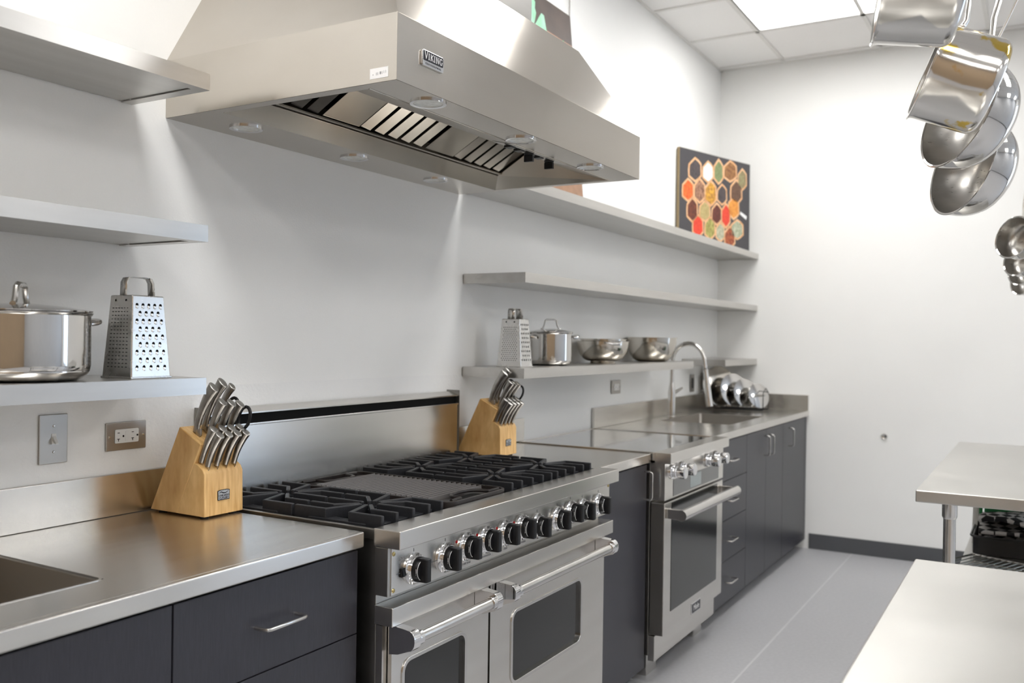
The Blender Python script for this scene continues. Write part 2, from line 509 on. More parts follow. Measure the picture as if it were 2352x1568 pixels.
# rim flanges under the hood
b = B()
b.box(HX0 + .002, HX1 - .002, -.182, -.002, HZ, HZ + .002)
obj('back_flange', b, 'steel_hood', t)
obj('front_flange', B().box(HX0 + .002, HX1 - .002, HY + .002, -.655, HZ, HZ + .002), 'steel_hood', t)
obj('side_flange', B().box(HX0 + .002, HX0 + .03, -.655, -.182, HZ, HZ + .002), 'steel_hood', t)
obj('side_flange', B().box(HX1 - .03, HX1 - .002, -.655, -.182, HZ, HZ + .002), 'steel_hood', t)
def slab(pts, th=.0015):
    p = [Vector(q) for q in pts]
    n = (p[1] - p[0]).cross(p[3] - p[0]).normalized() * th
    return B().hexa(p, [q + n for q in p])
IX0, IX1 = HX0 + .03, HX1 - .03
FX0, FX1 = .02, 1.176
obj('back_liner', slab([(IX0, -.182, HZ), (IX1, -.182, HZ), (FX1, -.245, 1.958), (FX0 - .05, -.245, 1.958)]), 'steel_hood', t)
obj('filter_ledge', B().box(FX0 - .05, FX1, -.262, -.245, 1.960, 1.964), 'steel_hood', t)
obj('front_liner', slab([(IX0, -.655, HZ), (FX0 - .05, -.565, 1.945), (FX1, -.565, 1.945), (IX1, -.655, HZ)]), 'steel_hood', t)
obj('side_liner', slab([(IX1, -.182, HZ), (IX1, -.655, HZ), (FX1, -.56, 2.14), (FX1, -.245, 1.958)]), 'steel_hood', t)
obj('side_liner', slab([(IX0, -.655, HZ), (IX0, -.182, HZ), (FX0 - .05, -.245, 1.958), (FX0 - .05, -.56, 2.14)]), 'steel_hood', t)
# slanted baffle filters: V shaped slats, with plain plates between
sl = .56
def fz(y): return 1.968 + (-.262 - y) * sl
obj('filter_gap_shade', slab([(FX0 - .05, -.25, 1.994), (FX1, -.25, 1.994), (FX1, -.60, 2.19), (FX0 - .05, -.60, 2.19)]), 'black_slot', t)  # black sheet standing in for the shade in the gaps between slats
def baffle(x0, x1):
    b = B()
    ya, yb = -.262, -.585
    za, zb = fz(ya), fz(yb)
    w_ = x1 - x0
    xm = x0 + w_ * .66
    b.hexa([(x0, ya, za + .004), (xm, ya, za), (xm, yb, zb), (x0, yb, zb + .004)], [(x0, ya, za + .006), (xm, ya, za + .002), (xm, yb, zb + .002), (x0, yb, zb + .006)])
    b.hexa([(x0, ya, za + .006), (x0 + .002, ya, za + .006), (x0 + .002, yb, zb + .006), (x0, yb, zb + .006)], [(x0, ya, za + .022), (x0 + .002, ya, za + .022), (x0 + .002, yb, zb + .022), (x0, yb, zb + .022)])
    b.hexa([(xm - .002, ya, za + .002), (xm, ya, za + .002), (xm, yb, zb + .002), (xm - .002, yb, zb + .002)], [(xm - .002, ya, za + .022), (xm, ya, za + .022), (xm, yb, zb + .022), (xm - .002, yb, zb + .022)])
    return b
def plate(x0, x1):
    ya, yb = -.262, -.585
    return B().hexa([(x0, ya, fz(ya)), (x1, ya, fz(ya)), (x1, yb, fz(yb)), (x0, yb, fz(yb))], [(x0, ya, fz(ya) + .003), (x1, ya, fz(ya) + .003), (x1, yb, fz(yb) + .003), (x0, yb, fz(yb) + .003)])
for (x0, x1, n) in ((-.02, .225, 4), (.385, .700, 5), (.865, 1.172, 5)):
    w_ = (x1 - x0) / n
    for k in range(n):
        obj('baffle', baffle(x0 + k * w_ + .004, x0 + (k + 1) * w_ + .004), 'steel_hood', t, smooth=0)
for (x0, x1) in ((.228, .380), (.705, .860)):
    obj('filter_plate', plate(x0, x1), 'steel_hood', t)
# lamps
for (lx, ly) in ((.10, -.105), (.545, -.105), (.985, -.105), (.115, -.700), (.56, -.700), (1.01, -.700)):
    l_ = obj('lamp', B().lathe([(.036, 0), (.044, 0), (.044, -.004), (.036, -.003)], 32, Matrix.Translation((lx, ly, HZ)), True), 'chrome', t)
    obj('lens', B().lathe([(.0, -.0015), (.02, -.002), (.036, -.0005), (.036, .002), (0, .002)], 32, Matrix.Translation((lx, ly, HZ))), 'lens_glass', l_)
# controls on the front liner
def fl_pt(x, k):
    return Vector((x, -.655 + .09 * k, HZ + .022 * k))
ctl = obj('control_plate', slab([fl_pt(.60, .15) - Vector((0, 0, .002)), fl_pt(.60, .85) - Vector((0, 0, .002)), fl_pt(.95, .85) - Vector((0, 0, .002)), fl_pt(.95, .15) - Vector((0, 0, .002))], .001), 'steel_satin', t)
for k, x in enumerate((.65, .705, .825)):
    p = fl_pt(x, .5)
    obj('rocker_switch', B().box(x - .014, x + .014, p.y - .012, p.y + .012, p.z - .009, p.z - .002), 'black_plastic', ctl, .001)
for x in (.765, .895):
    p = fl_pt(x, .5)
    b = B().cyl(p - Vector((0, 0, .002)), p - Vector((0, 0, .010)), .016, .015, 20)
    b.box(x - .006, x + .006, p.y - .015, p.y + .015, p.z - .030, p.z - .010)
    obj('speed_knob', b, 'black_plastic', ctl, .0015)
# badge
bx, bz = .0505, 1.996
bad = obj('badge', B().prism(rrect(bx, bz, .082, .036, .004), 'y', HY - .006, HY - .0005), 'chrome', t, .0008)
obj('badge_field', B().prism(rrect(bx, bz + .005, .076, .022, .003), 'y', HY - .0068, HY - .006), 'badge_black', bad)
def serif_word(word, x, z, h, w_, y):
    """narrow serif capitals built from strokes"""
    G = {'V': ([((.0, 1), (.45, 0)), ((.9, 1), (.45, 0))], [(0, 1), (.9, 1)]), 'I': ([((.3, 1), (.3, 0))], [(.3, 1), (.3, 0)]),
         'K': ([((.15, 1), (.15, 0)), ((.85, 1), (.2, .45)), ((.35, .55), (.9, 0))], [(.15, 1), (.15, 0), (.85, 1), (.9, 0)]),
         'N': ([((.12, 1), (.12, 0)), ((.12, 1), (.88, 0)), ((.88, 1), (.88, 0))], [(.12, 1), (.12, 0), (.88, 1)]),
         'G': ([((.85, .80), (.6, 1)), ((.6, 1), (.3, .97)), ((.3, .97), (.1, .6)), ((.1, .6), (.12, .3)), ((.12, .3), (.4, 0)), ((.4, 0), (.82, .1)), ((.82, .1), (.82, .45))], [(.82, .45)])}
    b = B()
    cx = x
    for i, ch in enumerate(word):
        st, sf = G[ch]
        W = w_ * (0.6 if ch == 'I' else 1.0)
        H = h * (1.18 if i == 0 else 1.0)
        for k, ((x0, z0), (x1, z1)) in enumerate(st):
            th = .0018 if (k == 0 or ch in 'KG') else .0012
            a = Vector((cx + x0 * W, z + z0 * H)); c = Vector((cx + x1 * W, z + z1 * H))
            d = (c - a).normalized(); n = Vector((-d.y, d.x)) * th / 2
            b.prism([tuple(a - n), tuple(c - n), tuple(c + n), tuple(a + n)], 'y', y - .0006, y)
        for (sx_, sz_) in sf:
            zz = z + sz_ * H
            b.prism([(cx + sx_ * W - .002, zz - .0004), (cx + sx_ * W + .002, zz - .0004), (cx + sx_ * W + .002, zz + .0004), (cx + sx_ * W - .002, zz + .0004)], 'y', y - .0006, y)
        cx += W * 1.22
    return b
obj('badge_lettering', serif_word('VIKING', bx - .034, bz - .002, .014, .0112, HY - .0068), 'print_white', bad, smooth=0)
text('badge_lettering', 'P R O F E S S I O N A L', .0062, face_y(bx, HY - .0062, bz - .0122), 'print_dark', bad)
st = obj('sticker', B().box(HX0 - .0008, HX0 - .0002, -.731, -.680, 1.932, 1.955), 'sticker_paper', t, smooth=0)
b = B()
for y0, y1, z0, z1 in ((-.690, -.688, 1.940, 1.942), (-.699, -.6975, 1.939, 1.945), (-.703, -.7015, 1.939, 1.945), (-.712, -.7075, 1.940, 1.946), (-.7155, -.7145, 1.940, 1.946), (-.720, -.719, 1.941, 1.947), (-.725, -.724, 1.941, 1.947)):
    b.box(HX0 - .0011, HX0 - .0006, y0, y1, z0, z1)
obj('sticker_print', b, 'print_grey', st, smooth=0)
dc = thing('duct_cover', 'steel duct cover rising from the top of the range hood', 'duct cover', (.607, -.28, TZ + .002))
obj('casing', B().box(.354, .861, -.558, -.006, TZ + .012, ZC - .001), 'steel_shelf', dc, .001)
obj('base_flange', B().box(.348, .867, -.566, -.004, TZ + .0025, TZ + .012), 'steel_dark', dc, .001)

# ------------------------------------------------------------------ shelves
def shelf(label, x0, x1, ztop, depth, group, inset_right=True):
    th = .0387
    t = thing('wall_shelf', label, 'shelf', ((x0 + x1) / 2, 0, ztop - th), group)
    b = B()
    b.box(x0, x1, -depth, -.0045, ztop - .0025, ztop)               # top sheet
    b.box(x0, x1, -depth, -depth + .0025, ztop - th, ztop - .0025)  # front lip
    b.box(x0, x0 + .0025, -depth + .0025, -.0045, ztop - th, ztop - .0025)
    b.box(x1 - .0025, x1, -depth + .0025, -.0045, ztop - th, ztop - .0025)
    b.box(x0 + .0025, x1 - .0025, -depth + .0025, -depth + .03, ztop - th, ztop - th + .002)
    b.box(x0 + .0025, x0 + .03, -depth + .03, -.0045, ztop - th, ztop - th + .002)
    b.box(x1 - .03, x1 - .0025, -depth + .03, -.0045, ztop - th, ztop - th + .002)
    obj('shelf_sheet', b, 'steel_shelf', t, smooth=0)
    obj('underside_panel', B().box(x0 + .033, x1 - .033, -depth + .028, -.0045, ztop - th + .003, ztop - th + .005), 'steel_shelf', t)
    return t
SL, SR = 'steel shelves left of the hood', 'steel shelves right of the hood'
shelf('topmost steel wall shelf at upper left, beside the range hood', -1.75, -.1815, 1.971, .2874, SL)
shelf('empty middle steel wall shelf left of the hood', -1.75, -.1815, 1.617, .2874, SL)
shelf('lower left steel wall shelf holding the big pot and grater', -1.75, -.1815, 1.261, .2874, SL)
shelf('long top right steel shelf carrying the framed pictures', 1.3255, 4.543, 1.968, .2837, SR)
shelf('empty middle steel shelf right of the hood', 1.3255, 4.543, 1.6155, .2837, SR)
shelf('lower right steel shelf holding grater, pot and bowls', 1.3255, 3.245, 1.251, .2837, SR)
shelf('short steel shelf in the far corner above the pan lids', 3.83, 4.543, 1.251, .2837, SR)

# ------------------------------------------------------------------ worktops
CT, CY = .914, -.6326
def worktop(name, label, x0, x1, basin=None, splash=True, ends=(), sp=None):
    t = thing(name, label, 'worktop', ((x0 + x1) / 2, -.32, .87))
    b = B()
    if basin:
        u0, u1, v0, v1 = basin
        b.ring([(x0, -.004), (x0, CY + .0121), (x1, CY + .0121), (x1, -.004)], [(u0, v1), (u0, v0), (u1, v0), (u1, v1)], 'z', CT - .003, CT)
    else:
        b.box(x0, x1, CY + .0121, -.004, CT - .003, CT)
    top = obj('top_sheet', b, 'steel_x', t)
    obj('front_edge', B().box(x0, x1, CY - .0035, CY + .012, CT - .0351, CT - .0001), 'steel_x', t, .003, 3)
    if splash:
        s0, s1 = sp or (x0, x1)
        obj('backsplash', B().box(s0, s1, -.019, -.0045, CT + .0005, CT + .103), 'steel_x', t, .002)
    if basin:
        d = .19
        r = .018
        b = B()
        sec = []
        for (zz, ins) in ((CT - .001, 0.0), (CT - .006, .002), (CT - d + .02, .006), (CT - d + .004, .014), (CT - d, .03)):
            ring_ = rrect((u0 + u1) / 2, (v0 + v1) / 2, u1 - u0 - 2 * ins, v1 - v0 - 2 * ins, r, 4)
            sec.append([(p[0], p[1], zz) for p in ring_])
        n = len(sec[0])
        vs = [p for s_ in sec for p in s_]
        fs = [(i * n + k, i * n + (k + 1) % n, (i + 1) * n + (k + 1) % n, (i + 1) * n + k) for i in range(len(sec) - 1) for k in range(n)]
        fs.append(tuple((len(sec) - 1) * n + k for k in range(n)))
        b.add(vs, fs)
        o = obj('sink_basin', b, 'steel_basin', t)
        sm = o.modifiers.new('thickness', 'SOLIDIFY'); sm.thickness = .0015
        obj('basin_rim', B().ring(rrect((u0 + u1) / 2, (v0 + v1) / 2, u1 - u0 + .006, v1 - v0 + .006, r, 4), rrect((u0 + u1) / 2, (v0 + v1) / 2, u1 - u0 - .002, v1 - v0 - .002, r, 4), 'z', CT - .001, CT + .0007), 'steel_satin', t)
        dr = B().lathe([(.0, CT - d + .002), (.03, CT - d + .002), (.042, CT - d + .004), (.045, CT - d + .001)], 24, Matrix.Translation(((u0 + u1) / 2, (v0 + v1) / 2, 0)))
        obj('drain', dr, 'chrome', o)
    return t
worktop('steel_worktop', 'stainless worktop with sink at lower left, carrying the near knife block', -1.75, -.022, basin=(-1.25, -.597, -.505, -.10))
worktop('steel_worktop', 'short stainless worktop between the range and the oven', 1.2235, 1.735, sp=(1.2235, 1.80))
rw = worktop('steel_worktop', 'far stainless worktop with sink and faucet along the wall', 2.515, 4.5435, basin=(3.17, 3.85, -.522, -.115), sp=(2.515, 4.5435))
obj('end_splash', B().box(4.529, 4.5435, CY, -.0195, CT + .0005, CT + .103), 'steel_x', rw, .002)

# ------------------------------------------------------------------ cabinets
def bar_pull(p0, p1, out, parent, r=.004):
    p0, p1, out = Vector(p0), Vector(p1), Vector(out)
    d = (p1 - p0).normalized()
    c = .010
    path = [p0, p0 + out - out.normalized() * c, p0 + out - out.normalized() * c * .3 + d * c * .3, p0 + out + d * c, p1 + out - d * c, p1 + out - out.normalized() * c * .3 - d * c * .3, p1 + out - out.normalized() * c, p1]
    obj('handle', B().tube(path, r, 10), 'steel_satin', parent, label='satin steel bar handle')
def front(name, x0, x1, z0, z1, t, y=-.62, pull=None):
    o = obj(name, B().box(x0, x1, y, y + .018, z0, z1), 'charcoal_laminate', t, .0008)
    if pull == 'h':
        cx, cz = (x0 + x1) / 2, (z0 + z1) / 2
        bar_pull((cx - .057, y, cz), (cx + .057, y, cz), (0, -.034, 0), o)
    elif pull:
        px, pz = pull
        bar_pull((px, y, pz - .055), (px, y, pz + .055), (0, -.034, 0), o)
    return o
def cabinet(label, x0, x1, fronts, zb=.055):
    t = thing('base_cabinet', label, 'cabinet', ((x0 + x1) / 2, -.31, 0), 'dark base cabinets')
    b = B()
    b.box(x0, x0 + .016, -.600, -.03, zb, .876)
    b.box(x1 - .016, x1, -.600, -.03, zb, .876)
    b.box(x0 + .016, x1 - .016, -.600, -.03, zb, zb + .016)
    b.box(x0 + .016, x1 - .016, -.046, -.03, zb + .016, .876)
    obj('body', b, 'cabinet_dark', t)
    obj('toe_kick', B().box(x0, x1, -.56, -.545, 0, zb), 'base_rubber', t)
    for f in fronts: front(*f[:5], t, pull=f[5] if len(f) > 5 else None)
    return t
g = .0015
cabinet('charcoal sink cabinet with plain front at lower left edge', -1.75, -.5385, [('door', -1.75 + g, -1.145 - g, .06, .870), ('door', -1.145 + g, -.5385 - g, .06, .870)])
cabinet('charcoal three-drawer cabinet left of the range', -.5375, -.024, [('drawer', -.5375 + g, -.024 - g, .680, .870, 'h'), ('drawer', -.5375 + g, -.024 - g, .375, .677, 'h'), ('drawer', -.5375 + g, -.024 - g, .06, .372, 'h')])
cabinet('charcoal single-door cabinet between the range and the oven', 1.238, 1.735, [('door', 1.238 + g, 1.735 - g, .06, .870, (1.708, .79))])
cabinet('charcoal four-drawer cabinet right of the oven', 2.535, 3.142, [('drawer', 2.535 + g, 3.142 - g, .672, .870, 'h'), ('drawer', 2.535 + g, 3.142 - g, .474, .669, 'h'), ('drawer', 2.535 + g, 3.142 - g, .272, .471, 'h'), ('drawer', 2.535 + g, 3.142 - g, .06, .269, 'h')])
cabinet('charcoal double-door cabinet under the far sink', 3.143, 3.915, [('door', 3.143 + g, 3.529 - g, .06, .870, (3.485, .78)), ('door', 3.529 + g, 3.915 - g, .06, .870, (3.573, .78))])
cabinet('charcoal single-door cabinet against the far wall', 3.916, 4.543, [('door', 3.916 + g, 4.5 - g, .06, .870, (4.05, .78)), ('filler', 4.5 + g, 4.543, .06, .870)])

# ------------------------------------------------------------------ gas range
t = thing('gas_range', 'wide stainless gas range with black knobs and two oven doors', 'range', (.608, -.34, 0))
obj('body', B().box(.003, 1.213, -.652, -.07, .10, .893), 'steel_side', t, .001)
for (lx, ly) in ((.06, -.60), (1.15, -.60), (.06, -.12), (1.15, -.12)):
    obj('foot', B().cyl((lx, ly, 0), (lx, ly, .10), .022), 'steel_satin', t)
obj('kick_panel', B().box(.02, 1.196, -.655, -.645, .035, .145), 'steel_x', t, .001)
for xx in (.0, 1.204):
    obj('side_rail', B().box(xx, xx + .012, -.650, -.066, .893, .917), 'steel_side', t, .001)
obj('cooktop_tray', B().box(.012, 1.204, -.648, -.066, .893, .899), 'black_enamel', t)
obj('bullnose', B().box(-.004, 1.220, -.725, -.648, .8785, .921), 'steel_x', t, .0025, 3)
pan = obj('control_panel', B().box(-.003, 1.219, -.690, -.6525, .767, .878), 'steel_side', t, .001)
obj('panel_face', B().box(.008, 1.214, -.692, -.690, .768, .8775), 'steel_x', pan)
for x, z in ((.016, .863), (.016, .778), (1.205, .863), (1.205, .778)):
    b = B().lathe([(.0055, 0), (.0045, .0018), (.0012, .0024), (.0012, .0016), (0, .0016)], 16, frame((x, -.692, z), (0, -1, 0), (0, 0, 1)))
    obj('screw', b, 'brass', pan)
obj('drip_trim', B().box(-.004, 1.220, -.706, -.6525, .700, .744), 'steel_x', t, .002)
# knobs
KN = [(.093, .814, 0), (.224, .814, 0), (.318, .823, 1), (.415, .823, 2), (.515, .823, 3), (.608, .823, 4), (.699, .811, 0), (.828, .811, 0), (.917, .818, 0), (1.002, .811, 0), (1.124, .811, 0)]
words = {1: 'BAKE', 2: 'WARM', 3: 'OFF', 4: 'CLEAN'}
under = {1: 'FUNCTION', 2: 'TEMPERATURE', 3: 'OVEN', 4: 'SELF CLEAN'}
kproto = None
def knob_mesh():
    return (B().lathe([(.0, 0), (.0375, 0), (.0375, .004), (.033, .007), (.031, .010), (.0335, .0135), (.0315, .016), (.0, .016)], 40),
            B().lathe([(.0, .016), (.0300, .016), (.0300, .019), (.024, .030), (.0, .030)], 40),
            B().prism([(-.012, .018), (.012, .018), (.0105, .044), (.006, .047), (-.006, .047), (-.0105, .044)], 'y', -.0280, .0280))
for i, (x, z, kw) in enumerate(KN):
    M = frame((x, -.692, z), (0, -1, 0), (0, 0, 1))
    if kproto is None:
        # local frame: z out of the panel
        k0, k1, k2 = knob_mesh()
        def to(bb):
            return B().add([M @ Vector(p) for p in bb.v], bb.f)
        kb = obj('knob', to(k0), 'chrome', pan, .0)
        obj('dial', to(k1), 'black_plastic', kb)
        obj('grip', to(k2), 'black_plastic', kb, .003, 3)
        bb = B()
        for a in range(30, 150, 8):
            a0, a1 = math.radians(a), math.radians(a + 7)
            r0, r1 = .0245, .0252
            bb.add([M @ Vector((-r0 * math.sin(a0), r0 * math.cos(a0), .0298)), M @ Vector((-r0 * math.sin(a1), r0 * math.cos(a1), .0298)), M @ Vector((-r1 * math.sin(a1), r1 * math.cos(a1), .0290)), M @ Vector((-r1 * math.sin(a0), r1 * math.cos(a0), .0290))], [(0, 1, 2, 3)])
        obj('dial_arc', bb, 'print_white', kb, smooth=0)
        kproto = (kb, x, z)
    else:
        src, x0, z0 = kproto
        kb = src.copy(); COL.objects.link(kb); kb.parent = pan; kb.location = (x - x0, 0, z - z0)
        OFF[kb.name] = OFF[pan.name]
        for ch in src.children:
            if ch.name.startswith('dial_print'): continue
            c = ch.copy(); COL.objects.link(c); c.parent = kb
        off = Vector((x - x0, 0, z - z0))
    tx = text('dial_print', words.get(kw, 'LOW'), .0062, Matrix.Translation((KN[0][0] - .0262, -.692 - .0268, KN[0][1])) @ Matrix.Rotation(PI / 2, 4, 'X') @ Matrix.Rotation(.6, 4, 'Y') @ Matrix.Rotation(PI / 2, 4, 'Z'), 'print_white', kb)
    if kw:
        text('panel_print', under[kw], .0075, face_y(x + .004, -.6922, z - .0445), 'print_grey', pan)
        obj('indicator_lamp', B().lathe([(.0, 0), (.0042, 0), (.0036, .0016), (0, .0024)], 16, frame((x - .043, -.692, z + .020), (0, -1, 0), (0, 0, 1))), 'red_lamp', pan)
    else:
        obj('panel_mark', B().box(x - .0006, x + .0006, -.6926, -.692, z + .0395, z + .0475), 'print_dark', pan, smooth=0)
for (x0, x1) in ((.026, .044), (.046, .058), (.130, .187), (.735, .790)):
    obj('panel_mark', B().box(x0, x1, -.6926, -.692, .8125, .8138), 'print_dark', pan, smooth=0)
b = B().box(.041, .056, -.697, -.692, .803, .824)
sw = obj('light_switch', b, 'black_plastic', pan, .001)
obj('rocker', B().prism([(-.697, .806), (-.701, .807), (-.6975, .821), (-.697, .821)], 'x', .043, .054), 'black_plastic', sw)
text('panel_print', 'OVEN', .0075, face_y(.049, -.6922, .848), 'print_grey', pan)
text('panel_print', 'LIGHTS', .0075, face_y(.049, -.6922, .839), 'print_grey', pan)
# oven doors
def oven_door(x0, x1, z0, z1, win, hx):
    wx0, wx1, wz0, wz1 = win
    cx, cz = (wx0 + wx1) / 2, (wz0 + wz1) / 2
    o = obj('oven_door', B().ring([(p[0], p[1]) for p in rrect((x0 + x1) / 2, (z0 + z1) / 2, x1 - x0, z1 - z0, .002, 5)], rrect(cx, cz, wx1 - wx0, wz1 - wz0, .028, 5), 'y', -.685, -.653), 'steel_x', t, .0008)
    obj('window_trim', B().ring(rrect(cx, cz, wx1 - wx0 + .012, wz1 - wz0 + .012, .033, 6), rrect(cx, cz, wx1 - wx0 - .008, wz1 - wz0 - .008, .024, 6), 'y', -.6885, -.676), 'steel_satin', o, .0015)
    obj('window_glass', B().prism(rrect(cx, cz, wx1 - wx0 - .006, wz1 - wz0 - .006, .024, 6), 'y', -.678, -.672), 'oven_glass', o)
    hz, hy = .672, -.742
    a, c = hx
    hb = obj('handle_bar', B().cyl((a + .02, hy, hz), (c - .02, hy, hz), .0140, None, 24), 'steel_satin', o)
    for (px, sgn) in ((a, 1), (c, -1)):
        q = []
        for k in range(9):
            an = math.radians(-90 + 180 * k / 8)
            q.append((hy - .018 * math.cos(an), hz + .024 * math.sin(an)))
        q = [(-.6855, hz - .040), (-.712, hz - .036)] + q + [(-.6855, hz + .030)]
        x_a, x_b = (px, px + .026) if sgn > 0 else (px - .026, px)
        br = obj('handle_bracket', B().prism(q, 'x', x_a, x_b), 'chrome', o, .001)
        obj('collar', B().cyl((px + sgn * .026, hy, hz), (px + sgn * .042, hy, hz), .0175, None, 28), 'chrome', br, .001)
    return o
oven_door(.022, .446, .155, .6965, (.066, .332, .375, .598), (.010, .400))
oven_door(.456, 1.188, .155, .6965, (.572, 1.017, .382, .586), (.466, 1.146))
obj('door_stile', B().box(.003, .019, -.672, -.653, .147, .6965), 'steel_x', t)
obj('door_stile', B().box(1.192, 1.213, -.676, -.653, .147, .6965), 'steel_x', t)
# backguard with a dark vent slot
obj('backguard', B().box(.024, 1.213, -.062, -.008, .893, 1.114), 'steel_x', t, .001)
obj('vent_slot', B().box(.024, 1.213, -.052, -.008, 1.114, 1.143), 'black_slot', t)
obj('guard_cap', B().prism([(-.062, 1.143), (-.062, 1.147), (-.030, 1.159), (-.008, 1.159), (-.008, 1.143)], 'x', .024, 1.213), 'steel_x', t)
obj('guard_lip', B().box(.024, 1.213, -.0645, -.060, 1.110, 1.1165), 'steel_satin', t, .001)
for x in (.0215, 1.2135):
    obj('guard_end', B().box(x, x + .0025, -.066, -.008, .90, 1.165), 'steel_dark', t)
# burners and grates
ZG = .940
def prongs(b, cx, cy):
    for s in (-1, 1):
        for ex, by in ((-.122, .040), (-.066, .062), (0, .05), (.066, .062), (.122, .040)):
            e = (cx + ex, cy + s * .139, ZG)
            if ex == 0:
                path = [e, (cx, cy + s * .024, ZG)]
            else:
                d = Vector((ex, s * by)).normalized()
                path = [e, (cx + ex, cy + s * by, ZG), (cx + d.x * .026, cy + d.y * .026, ZG)]
            b.strip(path, .0115, .027 if ex == 0 or abs(ex) < .1 else .031)
def grate(cx):
    b = B()
    for cy in (-.213, -.499):
        prongs(b, cx, cy)
    g_ = obj('grate', b, 'cast_iron', t, .0028, 2)
    for cy in (-.213, -.499):
        b = B().ring(rrect(cx, cy, .262, .25, .05, 6), rrect(cx, cy, .20, .165, .08, 6), 'z', .905, .917)
        obj('grate_base', b, 'cast_iron', g_, .002)
        obj('hub', B().lathe([(.018, 0), (.030, 0), (.030, -.010), (.018, -.010)], 24, Matrix.Translation((cx, cy, ZG - .014)), True), 'cast_iron', g_)
        bn = obj('burner', B().lathe([(.0, .012), (.030, .012), (.044, .006), (.048, 0), (0, 0)], 28, Matrix.Translation((cx, cy, .8995))), 'cast_iron', t)
        obj('burner_cap', B().lathe([(.0, .010), (.022, .010), (.027, .006), (.027, 0), (0, 0)], 24, Matrix.Translation((cx, cy, .9115))), 'black_enamel', bn)
for cx in (.165, .770, 1.055):
    grate(cx)
# cast iron grill plate lying across the middle
gp = thing('grill_plate', 'ridged cast iron grill plate lying between the burner grates', 'grill plate', (.467, -.37, .90))
GX0, GX1, GY0, GY1 = .318, .618, -.642, -.075
zt = .931
out = rrect((GX0 + GX1) / 2, (GY0 + GY1) / 2, GX1 - GX0, GY1 - GY0, .035, 6)
inn = rrect((GX0 + GX1) / 2, (GY0 + GY1) / 2, GX1 - GX0 - .014, GY1 - GY0 - .014, .030, 6)
obj('plate_body', B().prism(inn, 'z', .903, .921), 'griddle_iron', gp)
obj('rim', B().ring(out, inn, 'z', .903, zt), 'griddle_iron', gp, .002)
for y0 in (GY0 + .012, GY1 - .012):
    s = 1 if y0 < -.4 else -1
    hp = []
    for k in range(13):
        a = PI * k / 12
        hp.append(((GX0 + GX1) / 2 - .07 * math.cos(a), y0 + s * (.010 + .055 * math.sin(a) ** .6), zt - .002))
    hp = [(hp[0][0] - .05, y0 + s * .006, zt - .002)] + hp + [(hp[-1][0] + .05, y0 + s * .006, zt - .002)]
    obj('handle_loop', B().tube(hp, .0048, 8), 'griddle_iron', gp)
    obj('handle_recess', B().prism(rrect((GX0 + GX1) / 2, y0 + s * .030, .105, .036, .017, 5), 'z', .9212, .9222), 'black_slot', gp)
n = 23
for k in range(n):
    y = GY0 + .085 + (GY1 - GY0 - .17) * k / (n - 1)
    obj('ridge', B().prism([(y - .0026, .9205), (y + .0026, .9205), (y + .0016, .9315), (y - .0016, .9315)], 'x', GX0 + .018, GX1 - .018), 'griddle_ridge', gp, smooth=0)

# ------------------------------------------------------------------ freestanding electric oven
t = thing('electric_oven', 'stainless electric oven with glass hob and chrome knobs, beyond the gas range', 'oven', (2.125, -.34, 0))
EX0, EX1 = 1.746, 2.508
obj('body', B().box(EX0 + .004, EX1 - .004, -.628, -.03, .105, .885), 'steel_side', t, .001)
for (lx, ly) in ((EX0 + .115, -.55), (EX1 - .075, -.55), (EX0 + .115, -.1), (EX1 - .075, -.1)):
    obj('foot', B().box(lx - .055, lx + .055, ly - .05, ly + .05, 0, .105), 'steel_satin', t, .001)
obj('skirt', B().box(EX0 + .005, EX1 - .005, -.655, -.628, .085, .185), 'steel_x', t, .001)
obj('hob_frame', B().ring([(EX0, -.022), (EX0, -.648), (EX1, -.648), (EX1, -.022)], [(EX0 + .008, -.028), (EX0 + .008, -.642), (EX1 - .008, -.642), (EX1 - .008, -.028)], 'z', .886, .919), 'steel_satin', t, .001)
obj('hob_glass', B().box(EX0 + .008, EX1 - .008, -.642, -.028, .905, .9155), 'cooktop_glass', t)
obj('front_trim', B().box(EX0, EX1, -.716, -.648, .876, .919), 'steel_x', t, .002)
cp = obj('control_panel', B().box(EX0 + .004, EX1 - .004, -.690, -.628, .728, .876), 'steel_x', t, .001)
obj('touch_panel', B().box(EX0 + .10, EX1 - .075, -.6915, -.690, .735, .802), 'display_glass', cp)
obj('display', B().box(EX0 + .30, EX0 + .44, -.6922, -.6915, .742, .796), 'display_screen', cp)
for x in (1.826, 1.938, 2.262, 2.384):
    z = .836
    M = frame((x, -.690, z), (0, -1, 0), (0, 0, 1))
    kb = obj('knob', B().lathe([(.0, 0), (.030, 0), (.030, .006), (.026, .010), (0, .010)], 32, M), 'chrome', cp)
    obj('grip', B().add([M @ Vector(p) for p in B().lathe([(.0, .010), (.020, .010), (.024, .022), (.021, .026), (.025, .032), (.025, .058), (.022, .061), (0, .061)], 24).v], B().lathe([(.0, .010), (.020, .010), (.024, .022), (.021, .026), (.025, .032), (.025, .058), (.022, .061), (0, .061)], 24).f), 'chrome', kb)
dx0, dx1 = EX0 + .006, EX1 - .006
dr = obj('oven_door', B().box(dx0, dx1, -.690, -.632, .190, .718), 'steel_x', t, .002)
obj('door_side', B().box(dx0 - .001, dx0, -.686, -.634, .194, .714), 'steel_dark', dr)
obj('door_glass', B().box(EX0 + .085, EX1 - .090, -.6915, -.690, .272, .712), 'oven_glass', dr)
for x in (EX0 + .035, EX1 - .035):
    obj('handle_bracket', B().box(x - .012, x + .012, -.752, -.690, .656, .696), 'steel_satin', dr, .003)
obj('handle_bar', B().tube([(EX0 + .01, -.757, .676), (EX1 - .01, -.757, .676)], .022, 20), 'steel_satin', dr)
